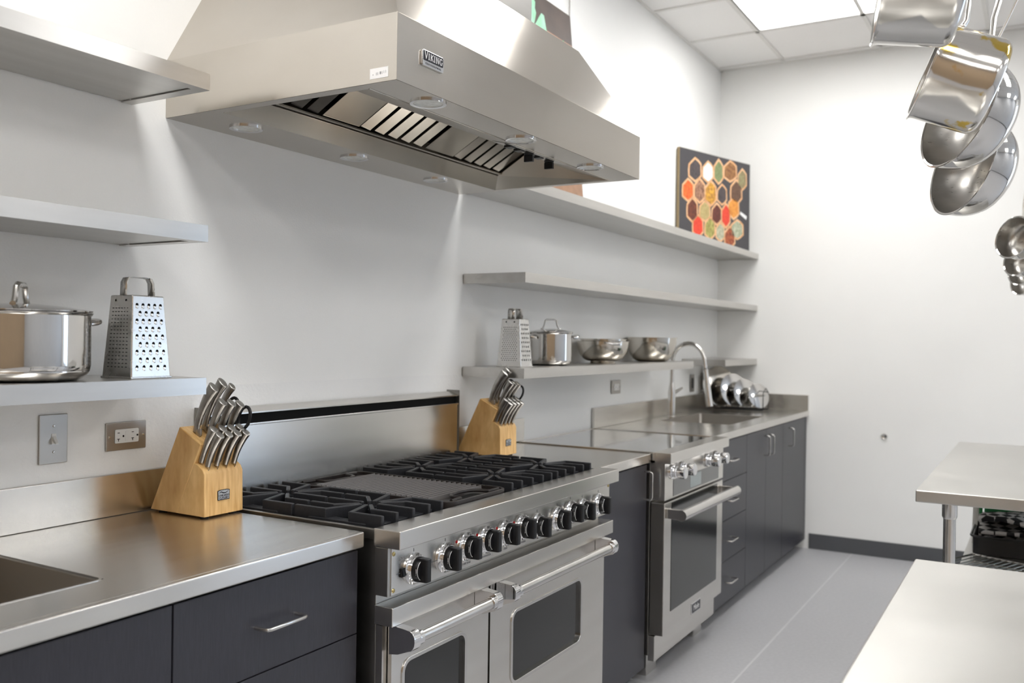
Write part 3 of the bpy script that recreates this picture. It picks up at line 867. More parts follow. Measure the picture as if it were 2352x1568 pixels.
lb = obj('badge', B().box(2.085, 2.200, -.6925, -.690, .192, .240), 'chrome', dr, .001)
obj('badge_field', B().box(2.091, 2.194, -.6935, -.6925, .197, .235), 'print_dark', lb)
text('badge_lettering', 'Miele', .034, face_y(2.142, -.6937, .216), 'print_white', lb)

# ------------------------------------------------------------------ knife blocks
BX0, BX1 = -.134, -.011
D = Vector((0, -.431, .903)).normalized()
def knife_block(label, dx, dy):
    t = thing('knife_block', label, 'knife block', (BX0 + .06 + dx, -.13 + dy, CT), 'wooden knife blocks')
    def sh(p): return (p[0] + dy, p[1])
    b0 = CT + .005
    slab_ = [(-.033, b0), (-.1382, 1.134), (-.216, 1.0955), (-.1325, b0)]
    obj('slanted_body', B().prism([sh(p) for p in slab_], 'x', BX0 + dx, BX1 + dx), 'block_wood', t, .003, 3)
    a = [(-.130, b0), (-.1925, 1.0478), (-.206, 1.044), (-.222, 1.034), (-.229, 1.022), (-.2315, b0)]
    obj('front_body', B().prism([sh(p) for p in a], 'x', BX0 + dx + .0005, BX1 + dx - .0005), 'block_wood', t, .002, 2)
    for (x, y) in ((BX0 + .018, -.06), (BX1 - .018, -.06), (BX0 + .018, -.212), (BX1 - .018, -.212)):
        obj('foot', B().cyl((x + dx, y + dy, CT + .0003), (x + dx, y + dy, b0 + .001), .010), 'black_rubber', t)
    em = obj('emblem', B().prism([(-.0935 + dx, .9545), (-.0565 + dx, .9545), (-.0560 + dx, .978), (-.0650 + dx, .9800), (-.0850 + dx, .9800), (-.0940 + dx, .978)], 'y', -.2325 + dy, -.2312 + dy), 'badge_black', t)
    obj('emblem_field', B().prism([(-.0920 + dx, .956), (-.0580 + dx, .956), (-.0575 + dx, .9767), (-.0655 + dx, .9785), (-.0845 + dx, .9785), (-.0925 + dx, .9767)], 'y', -.2329 + dy, -.2325 + dy), 'emblem_grey', em)
    text('emblem_lettering', 'CHICAGO', .0072, face_y(-.075 + dx, -.2331 + dy, .9655), 'badge_black', em)
    text('emblem_lettering', 'CUTLERY', .0072, face_y(-.075 + dx, -.2331 + dy, .9590), 'badge_black', em)
    obj('emblem_mark', B().tube([(-.090 + dx, -.2331 + dy, .9725), (-.084 + dx, -.2331 + dy, .9748), (-.078 + dx, -.2331 + dy, .9722), (-.070 + dx, -.2331 + dy, .9715), (-.061 + dx, -.2331 + dy, .9755)], [.0005, .001, .0014, .001, .0004], 6), 'badge_black', em)
    return t
knife_block('pale wooden knife block beside the gas range, nearest', 0, 0)
knife_block('pale wooden knife block behind the range, on the short worktop', 1.400, .012)

def knife(name, label, base, length, rw, rt, curve, group, blade=(.02, .05), bolster=True):
    """handle out of the slot: base point on the block, along D; rw half width in y, rt half thickness in x"""
    base = Vector(base)
    t = thing(name, label, 'knife', base, group)
    side = Vector((0, .903, .431))        # perpendicular to D in the block's plane
    n = 14
    path, rs = [], []
    for i in range(n):
        u = i / (n - 1)
        path.append(base + D * (.003 + u * length) + side * (curve * (4 * u * (1 - u)) - curve * .9 * u))
        rs.append(rw * (.62 + .5 * u - .10 * math.sin(PI * u)))
    obj('handle', B().tube(path, rs, 16, flat=rt / rw, up=(1, 0, 0)), 'steel_knife', t)
    e = path[-1]; d = (path[-1] - path[-2]).normalized()
    obj('end_cap', B().tube([e, e + d * .0012, e + d * .002], [rs[-1] * .98, rs[-1] * .96, rs[-1] * .84], 16, flat=rt / rw, up=(1, 0, 0)), 'steel_table', t)
    if bolster:
        c0 = base + D * .0015
        bl = [c0 - side * .006 + D * .012, c0 - side * .012 + D * .004, c0 - side * .019 - D * .0005]
        obj('bolster', B().tube(bl, [rw * .65, rw * .6, rw * .35], 12, flat=rt / rw, up=(1, 0, 0)), 'steel_knife', t)
    obj('blade', B().hexa([base + D * .003 + Vector((-.001, 0, 0)) + side * .006, base + D * .003 + Vector((.001, 0, 0)) + side * .006, base + D * .003 + Vector((.001, 0, 0)) - side * .008, base + D * .003 + Vector((-.001, 0, 0)) - side * .008],
                          [base - D * .06 + Vector((-.001, 0, 0)) + side * .006, base - D * .06 + Vector((.001, 0, 0)) + side * .006, base - D * .06 + Vector((.001, 0, 0)) - side * .008, base - D * .06 + Vector((-.001, 0, 0)) - side * .008]), 'steel_satin', t)
    return t
def top_pt(x, k, dx, dy):   # on the sloping top face, k = 0 at the wall side .. 1 at the front
    return (x + dx, -.1382 - .0778 * k + dy, 1.134 - .0385 * k + .0008)
def knives(dx, dy, where, gname):
    big = ['big kitchen knife handle', 'wide kitchen knife handle', 'slim carving knife handle']
    for i, x in enumerate((-.112, -.080, -.036)):
        knife('kitchen_knife', '%s in the back row of the %s, %s' % (big[i], where, ('outer left', 'middle', 'right')[i]), top_pt(x, .42 - .1 * i, dx, dy), (.128, .135, .118)[i], (.0155, .0155, .0110)[i], (.0085, .0085, .0065)[i], .008, gname)
    for i, x in enumerate((-.104, -.074, -.045)):
        knife('utility_knife', 'round-ended utility knife in the middle row of the %s, %s' % (where, ('left', 'centre', 'right')[i]), top_pt(x, .87, dx, dy), .106 - .004 * i, .0135, .0085, .004, gname, bolster=(i == 0))
    for r in range(2):
        for i in range(4):
            x = -.1165 + i * .0275 + (.0 if r else -.004)
            y, z = ((-.2015, 1.0462) if r == 0 else (-.2195, 1.0372))
            knife('steak_knife', '%s steak knife in the %s front row of the %s' % (('leftmost', 'second', 'third', 'rightmost')[i], ('upper', 'lower')[r], where), (x + dx, y + dy, z + .001), (.093, .089)[r], .0120, .0092, .004, gname + ', steak knives', bolster=False)
    s = thing('kitchen_scissors', 'black-handled kitchen scissors at the right of the %s' % where, 'scissors', top_pt(-.020, .70, dx, dy))
    base = Vector(top_pt(-.020, .70, dx, dy))
    side = Vector((0, .903, .431))
    for sg in (-1, 1):
        c = base + D * .062 + side * (sg * .024)
        lp = [c + D * (.030 * math.cos(a)) + side * (.019 * math.sin(a)) for a in [2 * PI * k / 20 for k in range(20)]]
        obj('finger_loop', B().tube(lp, .0042, 8, closed=True), 'black_plastic', s)
        obj('shank', B().tube([base + D * .001 + side * sg * .003, base + D * .018 + side * sg * .006, base + D * .036 + side * sg * .014], .0042, 8), 'black_plastic', s)
    obj('blade', B().cyl(base + D * .0, base - D * .05, .003), 'steel_satin', s)
knives(0, 0, 'near knife block', 'knives in the near block')
knives(1.400, .012, 'far knife block', 'knives in the far block')

# ------------------------------------------------------------------ pots, graters, bowls on the shelves
def stock_pot(label, loc, r, h, rotz, side_handles, group=None, handle_r=.0045, lid_rot=0.0):
    t = thing('stock_pot', label, 'pot', loc, group, world=False, rotz=rotz)
    rb = r * .24
    prof = [(0, .001), (r - rb * 1.2, .001)]
    for k in range(7):
        a = PI / 2 * k / 6
        prof.append((r - rb + rb * math.sin(a), .001 + rb - rb * math.cos(a)))
    prof += [(r, h * .6), (r, h - .006), (r + .004, h - .002), (r + .0045, h), (r - .001, h), (r - .0022, h - .01), (r - .0022, .02), (0, .012)]
    obj('vessel', B().lathe(prof, 64), 'steel_mirror', t)
    lid = obj('lid', B().lathe([(0, h + .001), (r - .004, h + .001), (r + .003, h + .0015), (r + .0035, h + .004), (r * .92, h + .007), (r * .6, h + .013), (r * .25, h + .017), (0, h + .018)], 64), 'steel_mirror', t)
    hw = .034
    pth = [(-hw - .012, 0, h + .0155), (-hw - .004, 0, h + .018), (-hw + .003, 0, h + .032), (-hw + .008, 0, h + .052), (-hw + .016, 0, h + .0565), (hw - .016, 0, h + .0565), (hw - .008, 0, h + .052), (hw - .003, 0, h + .032), (hw + .004, 0, h + .018), (hw + .012, 0, h + .0155)]
    pth = [Matrix.Rotation(lid_rot, 3, 'Z') @ Vector(p) for p in pth]
    obj('lid_handle', B().tube(pth, handle_r, 10), 'steel_satin', lid)
    for s in side_handles:
        q = []
        zz = h - .022
        for k in range(11):
            a = -PI / 2 + PI * k / 10
            q.append((s * (r - .004 + .040 * math.cos(a) ** .7), .042 * math.sin(a), zz + .008 * math.cos(a)))
        obj('side_handle', B().tube(q, .0055, 10), 'steel_satin', t)
    return t
stock_pot('large shiny stock pot with lid, cut by the left frame edge', (-.545, -.1475, 1.2612), .1345, .142, 0.0, (1, -1), handle_r=.0065, lid_rot=.72)
stock_pot('small shiny lidded pot between the grater and the bowls', (1.795, -.145, 1.2512), .092, .140, -.62, (-1, 1), handle_r=.0035)

def grater(label, loc, wx, wy, h, rotz, coarse_face):
    """tapered box grater; faces -y and -x are seen"""
    t = thing('box_grater', label, 'grater', loc, 'box graters on the shelves', world=False, rotz=rotz)
    k = .80
    tx, ty = wx * k, wy * .74
    def P(fx, fy, fz):
        a = wx / 2 + (tx / 2 - wx / 2) * fz
        c = wy / 2 + (ty / 2 - wy / 2) * fz
        return Vector((fx * a, fy * c, .004 + (h - .004) * fz))
    th = .0012
    b = B()
    cor = [(-1, -1), (1, -1), (1, 1), (-1, 1)]
    vs = [P(x, y, 0) for x, y in cor] + [P(x, y, 1) for x, y in cor]
    b.add(vs, [(0, 1, 5, 4), (1, 2, 6, 5), (2, 3, 7, 6), (3, 0, 4, 7), (4, 5, 6, 7)])
    body = obj('body', b, 'steel_grater', t, smooth=0)
    bv = body.modifiers.new('bevel', 'BEVEL'); bv.width = .003; bv.segments = 3
    b = B().ring([(-wx / 2 - .002, -wy / 2 - .002), (wx / 2 + .002, -wy / 2 - .002), (wx / 2 + .002, wy / 2 + .002), (-wx / 2 - .002, wy / 2 + .002)],
                 [(-wx / 2 + .003, -wy / 2 + .003), (wx / 2 - .003, -wy / 2 + .003), (wx / 2 - .003, wy / 2 - .003), (-wx / 2 + .003, wy / 2 - .003)], 'z', 0, .0045)
    obj('foot_rim', b, 'steel_grater', t, .001)
    # strap handle
    q = []
    hh = .042
    ax = tx / 2 - .004
    if coarse_face == 'y':
        pts = [(-ax, h - .004), (-ax + .002, h + hh - .012), (-ax + .008, h + hh - .002), (-ax + .018, h + hh), (ax - .018, h + hh), (ax - .008, h + hh - .002), (ax - .002, h + hh - .012), (ax, h - .004)]
        vs = []
        for (u, z) in pts:
            vs += [(u, -.011, z), (u, .011, z)]
    else:
        ay = ty / 2 - .004
        pts = [(-ax, h - .004), (-ax + .002, h + hh - .010), (-ax + .006, h + hh - .002), (-ax + .014, h + hh), (ax - .014, h + hh), (ax - .006, h + hh - .002), (ax - .002, h + hh - .010), (ax, h - .004)]
        vs = []
        for (u, z) in pts:
            vs += [(u, -.016, z), (u, .016, z)]
    b = B().add(vs, [(2 * i, 2 * i + 1, 2 * i + 3, 2 * i + 2) for i in range(len(pts) - 1)])
    o = obj('handle', b, 'steel_grater', t, smooth=40)
    sm = o.modifiers.new('thickness', 'SOLIDIFY'); sm.thickness = .0016
    # teeth: raised half domes with dark mouths
    def face_pt(face, u, v):
        return P(u, -1, v) if face == 'y' else P(-1, u, v)
    def face_n(face):
        if face == 'y':
            e1, e2 = P(1, -1, .5) - P(-1, -1, .5), P(0, -1, 1) - P(0, -1, 0)
        else:
            e1, e2 = P(-1, -1, .5) - P(-1, 1, .5), P(-1, 0, 1) - P(-1, 0, 0)
        return e1.normalized(), e2.normalized(), e1.cross(e2).normalized()
    def holes(face, rows, cols, stag, rx, rz, proud, v0, v1, u0):
        e1, e2, nn = face_n(face)
        hb, bb = B(), B()
        for r_ in range(rows):
            v = v1 - (v1 - v0) * r_ / (rows - 1)
            m_ = cols - (1 if stag and r_ % 2 else 0)
            for c in range(m_):
                u = (c - (m_ - 1) / 2) * (2 * u0 / (cols - 1))
                p = face_pt(face, u, v) + nn * .0004
                # dark mouth
                n = 10
                hb.add([p + e1 * (rx * math.cos(2 * PI * k / n)) + e2 * (rz * math.sin(2 * PI * k / n)) + nn * .0003 for k in range(n)], [tuple(range(n))])
                if proud:
                    q = p - e2 * rz * 1.0
                    vs, fs = [], []
                    n = 8
                    for k in range(n):
                        a = 2 * PI * k / n
                        vs.append(q + e1 * (rx * 1.25 * math.cos(a)) + e2 * (rz * .95 * math.sin(a)))
                    for k in range(n):
                        a = 2 * PI * k / n
                        vs.append(q + e1 * (rx * .8 * math.cos(a)) + e2 * (rz * .6 * math.sin(a)) + nn * proud)
                    for k in range(n):
                        fs.append((k, (k + 1) % n, n + (k + 1) % n, n + k))
                    fs.append(tuple(range(n, 2 * n)))
                    bb.add(vs, fs)
        ho = obj('grating_holes', hb, 'black_slot', t, smooth=0, kind='stuff')
        if bb.v: obj('grating_teeth', bb, 'steel_grater', t, kind='stuff')
    if coarse_face == 'y':
        holes('y', 9, 5, True, .0036, .0044, .0018, .12, .88, .72)
        holes('x', 17, 6, False, .0026, .0009, 0, .12, .84, .62)
        holes('x', 1 + 1, 2, False, .0022, .0026, 0, .935, .936, .45)
    else:
        holes('y', 9, 5, True, .0028, .0042, 0, .13, .88, .68)
        holes('x', 18, 8, True, .0018, .0016, 0, .12, .82, .66)
        holes('x', 1 + 1, 2, False, .003, .0034, 0, .935, .936, .45)
    return t
grater('box grater with large holes beside the big stock pot', (-.297, -.190, 1.2612), .108, .098, .187, .04, 'y')
grater('box grater next to the small pot on the right shelf', (1.475, -.155, 1.2512), .098, .108, .190, .02, 'x')

def bowl_prof(r, h, rb, th=.0015, lip=.006, p=.62):
    o_, i_ = [], []
    for k in range(13):
        u = k / 12
        rr = rb + (r - rb) * (math.sin(u * PI / 2) ** .9)
        o_.append((rr, h * (1 - math.cos(u * PI / 2)) ** 1.0))
    prof = [(0, 0)] + o_ + [(r + lip, h + .001), (r + lip, h + .0025), (r - th, h + .002)]
    prof += [(max(q[0] - th, 0), q[1] + th) for q in reversed(o_)][1:] + [(0, th)]
    return prof
t = thing('colander', 'round steel colander bowl on a foot ring, beside the small pot', 'bowl', (2.330, -.145, 1.2512), world=False)
obj('bowl', B().lathe([(p[0], p[1] + .010) for p in bowl_prof(.124, .094, .058)], 56), 'steel_bowl', t)
obj('foot_ring', B().lathe([(.056, .013), (.062, 0), (.058, 0), (.052, .012)], 48, None, True), 'steel_bowl', t)
for s in (-1, 1):
    q = [(-.105 * s + .0, -.052 * s, .1), (-.117 * s, -.075 * s, .098), (-.100 * s, -.094 * s, .094), (-.070 * s, -.108 * s, .096), (-.050 * s, -.116 * s, .1)]
    obj('handle', B().tube(q, .004, 8), 'steel_satin', t)
t = thing('mixing_bowl', 'smaller steel bowl nested inside the colander', 'bowl', (2.335, -.145, 1.2660), world=False)
obj('bowl', B().lathe(bowl_prof(.110, .100, .045), 56), 'steel_bowl', t)
t = thing('mixing_bowl', 'deep steel mixing bowl at the right end of the shelf', 'bowl', (2.965, -.142, 1.2512), world=False)
obj('bowl', B().lathe(bowl_prof(.134, .127, .062), 56), 'steel_bowl', t)

# ------------------------------------------------------------------ switches and outlets
def plate_pts(x, z, w_, h_): return rrect(x + w_ / 2, z + h_ / 2, w_, h_, .002, 3)
t = thing('light_switch', 'steel toggle switch plate under the lower left shelf', 'switch', (-.380, -.004, 1.059))
obj('plate', B().prism(plate_pts(-.4151, 1.0591, .07, .114), 'y', -.0095, -.0045), 'steel_side', t, .0018)
for z in (1.0591 + .027, 1.0591 + .087):
    obj('screw', B().lathe([(.0, .0016), (.0022, .0014), (.0034, 0), (0, 0)], 14, frame((-.380, -.0095, z), (0, -1, 0), (0, 0, 1))), 'steel_satin', t)
obj('toggle_frame', B().box(-.3855, -.3745, -.0105, -.0092, 1.1045, 1.1285), 'white_plastic', t)
obj('toggle', B().hexa([(-.3845, -.0105, 1.112), (-.3755, -.0105, 1.112), (-.3755, -.0105, 1.123), (-.3845, -.0105, 1.123)], [(-.3838, -.0235, 1.1045), (-.3762, -.0235, 1.1045), (-.3762, -.0215, 1.111), (-.3838, -.0215, 1.111)]), 'white_plastic', t, .0008)
def outlet(label, x, z, vertical, plate_m='steel_side', insert='white_plastic'):
    w_, h_ = (.07, .114) if vertical else (.114, .07)
    t = thing('wall_outlet', label, 'outlet', (x + w_ / 2, -.004, z))
    y = -.0045
    obj('plate', B().prism(plate_pts(x, z, w_, h_), 'y', y - .005, y), plate_m, t, .0018)
    cx, cz = x + w_ / 2, z + h_ / 2
    iw, ih = (.034, .067) if vertical else (.067, .034)
    ins = obj('socket', B().prism(rrect(cx, cz, iw, ih, .003, 3), 'y', y - .0072, y - .0048), insert, t, .0006)
    b = B()
    def rc(u, v, du, dv):
        if vertical: u, v, du, dv = v, u, dv, du
        b.box(cx + u - du / 2, cx + u + du / 2, y - .0076, y - .0070, cz + v - dv / 2, cz + v + dv / 2)
    for s in (-1, 1):
        rc(s * .020 - .004, .0085, .006, .0016); rc(s * .020 - .004, -.0065, .007, .0016); rc(s * .020 - .004, -.0095, .0016, .006); rc(s * .020 + .0095, 0, .0045, .0045)
    obj('slots', b, 'black_plastic', ins, smooth=0)
    obj('buttons', B().box(cx - .0055, cx + .0055, y - .0082, y - .0070, cz - .012, cz + .012) if not vertical else B().box(cx - .012, cx + .012, y - .0082, y - .0070, cz - .0055, cz + .0055), insert, ins, .0006)
    for s in (-1, 1):
        p = (cx + s * .048, y - .005, cz) if not vertical else (cx, y - .005, cz + s * .048)
        obj('screw', B().lathe([(.0, .0016), (.0022, .0014), (.0034, 0), (0, 0)], 14, frame(p, (0, -1, 0), (0, 0, 1))), 'steel_satin', t)
    return t
outlet('steel outlet plate with white sockets left of the near knife block', -.2447, 1.0726, False)
outlet('outlet plate under the lower right shelf, left of the faucet', 2.748, 1.078, False)
outlet('tall dark outlet plate behind the faucet', 3.985, 1.035, True, 'steel_dark', 'black_plastic')
outlet('narrow dark wall plate behind the faucet spout, by the pan lids', 4.21, 1.038, True, 'steel_dark', 'print_grey')

# ------------------------------------------------------------------ faucet
t = thing('faucet', 'tall steel gooseneck pull-down faucet at the far sink', 'faucet', (3.42, -.085, CT))
fx_, fy_ = 3.42, -.092
obj('base', B().lathe([(.0, .0005), (.027, .0005), (.027, .006), (.0225, .010), (.0225, .150), (.0135, .205), (0, .205)], 32, Matrix.Translation((fx_, fy_, CT))), 'steel_satin', t)
q = [(fx_, fy_, CT + .195), (fx_, fy_, CT + .33)]
R_ = .098
for k in range(1, 15):
    a = PI * k / 15 * 1.06
    q.append((fx_, fy_ - R_ + R_ * math.cos(a), CT + .33 + R_ * math.sin(a) * 1.08))
e = Vector(q[-1]); d = (Vector(q[-1]) - Vector(q[-2])).normalized()
q.append(tuple(e + d * .05))
obj('neck', B().tube(q, .0125, 18), 'steel_satin', t)
e = Vector(q[-1])
obj('spray_head', B().tube([e - d * .005, e + d * .04, e + d * .075, e + d * .21], [.0145, .0145, .0165, .0195], 20), 'steel_satin', t)
obj('head_ring', B().tube([e - d * .012, e - d * .004], .0158, 20), 'steel_dark', t)
lv = obj('lever', B().tube([(fx_ + .018, fy_ - .005, CT + .145), (fx_ + .045, fy_ - .005, CT + .148), (fx_ + .16, fy_ - .005, CT + .166)], [.013, .011, .0055], 14), 'steel_satin', t)

# ------------------------------------------------------------------ pan lids in a rack
t = thing('lid_rack', 'dark wire rack in the far corner holding pan lids', 'rack', (4.26, -.26, CT))
for x in (4.20, 4.33):
    obj('rail', B().tube([(x, -.10, CT + .010), (x, -.42, CT + .010)], .005, 8), 'black_plastic', t)
for k, y in enumerate((-.10, -.18, -.26, -.34, -.42)):
    obj('divider', B().tube([(4.20, y, CT + .010), (4.20, y, CT + .10 if k < 4 else CT + .12), (4.265, y, CT + .125 if k < 4 else CT + .15), (4.33, y, CT + .10 if k < 4 else CT + .12), (4.33, y, CT + .010)], .0032, 8), 'black_plastic', t)
def pan_lid(label, y, r, tilt, material='steel_mirror', x=4.255):
    t = thing('pan_lid', label, 'lid', (x, y, CT + .02), 'pan lids in the rack')
    M = frame((x, y, CT + .0165 + r * math.cos(tilt) + .004), (-.55, -.80, math.sin(tilt)), (0, 0, 1))
    obj('disc', B().lathe([(0, 0), (r * .96, 0), (r, .001), (r, .004), (r * .9, .006), (r * .6, .010), (r * .25, .012), (0, .0125)], 48, M), material, t)
    hw = .032
    obj('lid_handle', B().tube([M @ Vector(p) for p in ((-hw - .008, 0, .011), (-hw, 0, .016), (-hw + .006, 0, .040), (hw - .006, 0, .040), (hw, 0, .016), (hw + .008, 0, .011))], .0045, 8), 'steel_satin', t)
pan_lid('largest pan lid at the back of the rack, under the short shelf', -.115, .135, .20, 'steel_bowl')
pan_lid('second pan lid in the rack, in front of the largest one', -.215, .112, .22)
pan_lid('third pan lid in the rack, second from the front', -.290, .096, .24)
pan_lid('smallest pan lid at the front of the rack', -.375, .082, .26)

# ------------------------------------------------------------------ pictures
def plane_hit(u, v, o, n):
    d = CAM_F + CAM_R * ((u - 1176) / 2075.29) - CAM_U * ((v - 784) / 2075.29)
    return CAM_POS + d * ((Vector(o) - CAM_POS).dot(n) / d.dot(n))
def picture(name, label, A, Bp, z0, z1, lean, back):
    """canvas standing between A and B (xy of its foot), its face towards the room"""
    t = thing(name, label, 'picture', ((A[0] + Bp[0]) / 2, (A[1] + Bp[1]) / 2, z0))
    ex = (Vector((Bp[0], Bp[1], 0)) - Vector((A[0], A[1], 0)))
    W = ex.length
    ex.normalize()
    nn = Vector((ex.y, -ex.x, 0))
    if nn.y > 0: nn = -nn
    ez = (Vector((0, 0, 1)) - nn * lean).normalized()
    nn = ex.cross(ez)
    if nn.y > 0: nn = -nn
    M = Matrix((ex, ez, nn)).transposed().to_4x4()
    M.translation = Vector((A[0], A[1], z0))
    H = (z1 - z0) / ez.z
    cv = obj('canvas', B().add([M @ Vector(p) for p in B().box(0, W, 0, H, -.020, -.0005).v], B().box(0, W, 0, H, -.02, -.0005).f), 'canvas_edge', t, .001)
    obj('print', B().add([M @ Vector(p) for p in B().box(.001, W - .001, .001, H - .001, -.0006, .0).v], B().box(0, 1, 0, 1, 0, 1).f), back, t, smooth=0)
    return t, M, W, H
tp, M, W, H = picture('spice_picture', 'square picture of spice bowls standing on the top right shelf', (3.675, -.028), (4.432, -.250), 1.9685, 2.562, .004, 'canvas_black')
Mi = M.inverted()
N = M.to_3x3() @ Vector((0, 0, 1))
def uv(cx, cy):
    p = Mi @ plane_hit(1500 + cx / 5.057, 310 + cy / 5.057, M.translation, N)
    return Vector((p.x, p.y))
BW = [(487, 405, 80, 135, 'black'), (637, 432, 66, 122, 'white'), (760, 430, 58, 140, 'green'), (895, 425, 82, 120, 'cinnamon'), (1035, 520, 55, 120, 'sage'), (405, 640, 72, 130, 'orange'), (540, 650, 68, 140, 'nutmeg'),
      (668, 680, 72, 145, 'turmeric'), (800, 695, 60, 118, 'black'), (965, 665, 72, 140, 'brown'), (455, 870, 68, 140, 'clove'), (600, 885, 68, 118, 'fennel'), (738, 920, 62, 125, 'anise'), (845, 940, 55, 140, 'red'),
      (935, 850, 68, 130, 'curry'), (520, 1060, 68, 130, 'red'), (660, 1085, 66, 130, 'cardamom'), (780, 1130, 55, 110, 'pale'), (890, 1190, 66, 125, 'pepper'), (975, 1100, 78, 112, 'mint')]
random.seed(3)
for (cx, cy, rx, ry, kind) in BW:
    for (sc, mtl, d0, d1, nm) in ((1.05, 'bowl_rim', .0, .0006, 'printed_bowl'), (.84, 'spice_' + kind, .0006, .0011, 'printed_spice')):
        pts = []
        for k in range(12):
            a = 2 * PI * k / 12
            wob = 1 + .08 * (1 if k % 2 else -1) * (1 if k % 4 < 2 else .4)
            q = uv(cx + rx * sc * wob * math.cos(a), cy + ry * sc * wob * math.sin(a))
            pts.append((min(max(q.x, .003), W - .003), min(max(q.y, .003), H - .003)))
        b = B().prism(pts, 'z', d0, d1)
        par = tp if nm == 'printed_bowl' else last
        last = obj(nm, B().add([M @ Vector(p) for p in b.v], b.f), mtl, par, smooth=0)
q0, q1 = uv(1010, 905), uv(1082, 965)
b = B().tube([(q0.x, q0.y, .0012), (q1.x, q1.y, .0012)], [.010, .013], 8, flat=.1, up=(0, 0, 1))
obj('printed_spoon', B().add([M @ Vector(p) for p in b.v], b.f), 'print_white', tp)

tp, M, W, H = picture('leek_picture', 'tall dark picture of leeks half hidden behind the range hood', (1.42, -.125), (2.145, -.125), 1.9685, 2.88, .095, 'canvas_brown')
Mi = M.inverted()
N = M.to_3x3() @ Vector((0, 0, 1))
def poly_px(nm, pts, mtl, d):
    pp = []
    for (u, v) in pts:
        q = Mi @ plane_hit(u, v, M.translation, N)
        pp.append((min(max(q.x, .004), W - .004), min(max(q.y, .004), H - .004)))
    b = B().prism(pp, 'z', 0, d)
    obj(nm, B().add([M @ Vector(p) for p in b.v], b.f), mtl, tp, smooth=0)
poly_px('printed_board', [(1150, 40), (1250, 66), (1316, 108), (1340, 460), (1150, 460)], 'print_board', .0005)
poly_px('printed_leek', [(1222, -10), (1229, 5), (1228, 18), (1231, 30), (1228, 48), (1225, 60), (1215, 60), (1205, -10)], 'print_leek', .0009)
poly_px('printed_leek', [(1229, 55), (1238, 38), (1243, 30), (1249, 36), (1253, 60), (1258, 84), (1262, 120), (1215, 120)], 'print_leek', .0012)
poly_px('printed_leaf', [(1290, 97), (1293, 92), (1298, 103), (1303, 110), (1300, 118), (1288, 112)], 'print_leek_dark', .0010)
o = tag(obj('hanging_wire', B().tube([(2.20, -.006, 2.755), (2.202, -.006, 3.0), (2.204, -.006, ZC - .002)], .0025, 6), 'steel_dark'), 'thin dark wire running up the wall beside the leek picture', 'wire')

# ------------------------------------------------------------------ wall bumper on the far wall
o = tag(obj('wall_bumper', B().lathe([(.0, 0), (.020, 0), (.020, .005), (.016, .010), (.010, .008), (0, .007)], 24, frame((XE - .0003, -1.105, .773), (-1, 0, 0), (0, 0, 1))), 'steel_satin'), 'small round metal bumper on the bare far wall', 'door bumper')

# ------------------------------------------------------------------ steel tables
def table(label, x0, x1, y0, y1, shelf_z):
    t = thing('steel_table', label, 'table', ((x0 + x1) / 2, (y0 + y1) / 2, 0), 'steel work tables')
    obj('table_top', B().box(x0, x1, y0, y1, .862, .9), 'steel_table', t, .004, 3)
    for lx in (x0 + .075, x1 - .075):
        for ly in (y0 + .09, y1 - .093):
            lg = obj('leg', B().cyl((lx, ly, .03), (lx, ly, .862), .0185, None, 24), 'steel_satin', t)
            obj('socket', B().tube([(lx, ly, .8615), (lx, ly, .815), (lx, ly, .807)], [.0225, .0225, .0190], 24), 'steel_satin', lg)
            obj('foot', B().cyl((lx, ly, 0), (lx, ly, .03), .022), 'black_plastic', lg)
    obj('lower_shelf', B().box(x0 + .05, x1 - .05, y0 + .06, y1 - .07, shelf_z - .03, shelf_z), 'steel_table', t, .003)
    return t
table('steel work table at the right bottom corner, nearest', -1.05, .485, -2.48, -1.742, .30)
table('far steel work table with trays stored on its lower shelf', 1.487, 3.19, -2.37, -1.630, .50)

# things on the lower shelf of the far table
t = thing('cooling_rack', 'wire cooling rack lying on the lower shelf of the far table', 'rack', (2.16, -1.93, .5005), world=False, rotz=-.42)
obj('frame', B().tube([(-.20, -.30, .016), (.20, -.30, .016), (.20, .30, .016), (-.20, .30, .016)], .004, 8, closed=True), 'wire_steel', t)
for k in range(24):
    y = -.29 + .58 * k / 23
    obj('wire', B().tube([(-.20, y, .018), (.20, y, .018)], .0022, 6), 'wire_steel', t)
for s in (-1, 1):
    obj('foot', B().tube([(s * .15, -.28, .016), (s * .15, -.28, .0015), (s * .15, .28, .0015), (s * .15, .28, .016)], .0015, 6), 'wire_steel', t)
def tray(label, x, y, w_, d_, h_, z, rot=0):
    t = thing('baking_tray', label, 'tray', (x, y, z), 'black baking trays', world=False, rotz=rot)
    obj('base', B().prism(rrect(0, 0, w_ - .02, d_ - .02, .03, 4), 'z', 0, .003), 'tray_black', t)
    obj('walls', B().ring(rrect(0, 0, w_ - .012, d_ - .012, .03, 4), rrect(0, 0, w_ - .02, d_ - .02, .028, 4), 'z', .003, h_), 'tray_black', t)
    obj('rolled_rim', B().tube([(p[0], p[1], h_) for p in rrect(0, 0, w_, d_, .035, 5)], .005, 8, closed=True), 'tray_black', t)
tray('deep black roasting tray on the lower shelf of the far table', 2.72, -1.955, .36, .46, .075, .5005)
t = thing('checked_cloth', 'black and white checked cloths piled in the roasting tray', 'cloth', (2.72, -1.95, .5045), world=False)
random.seed(5)
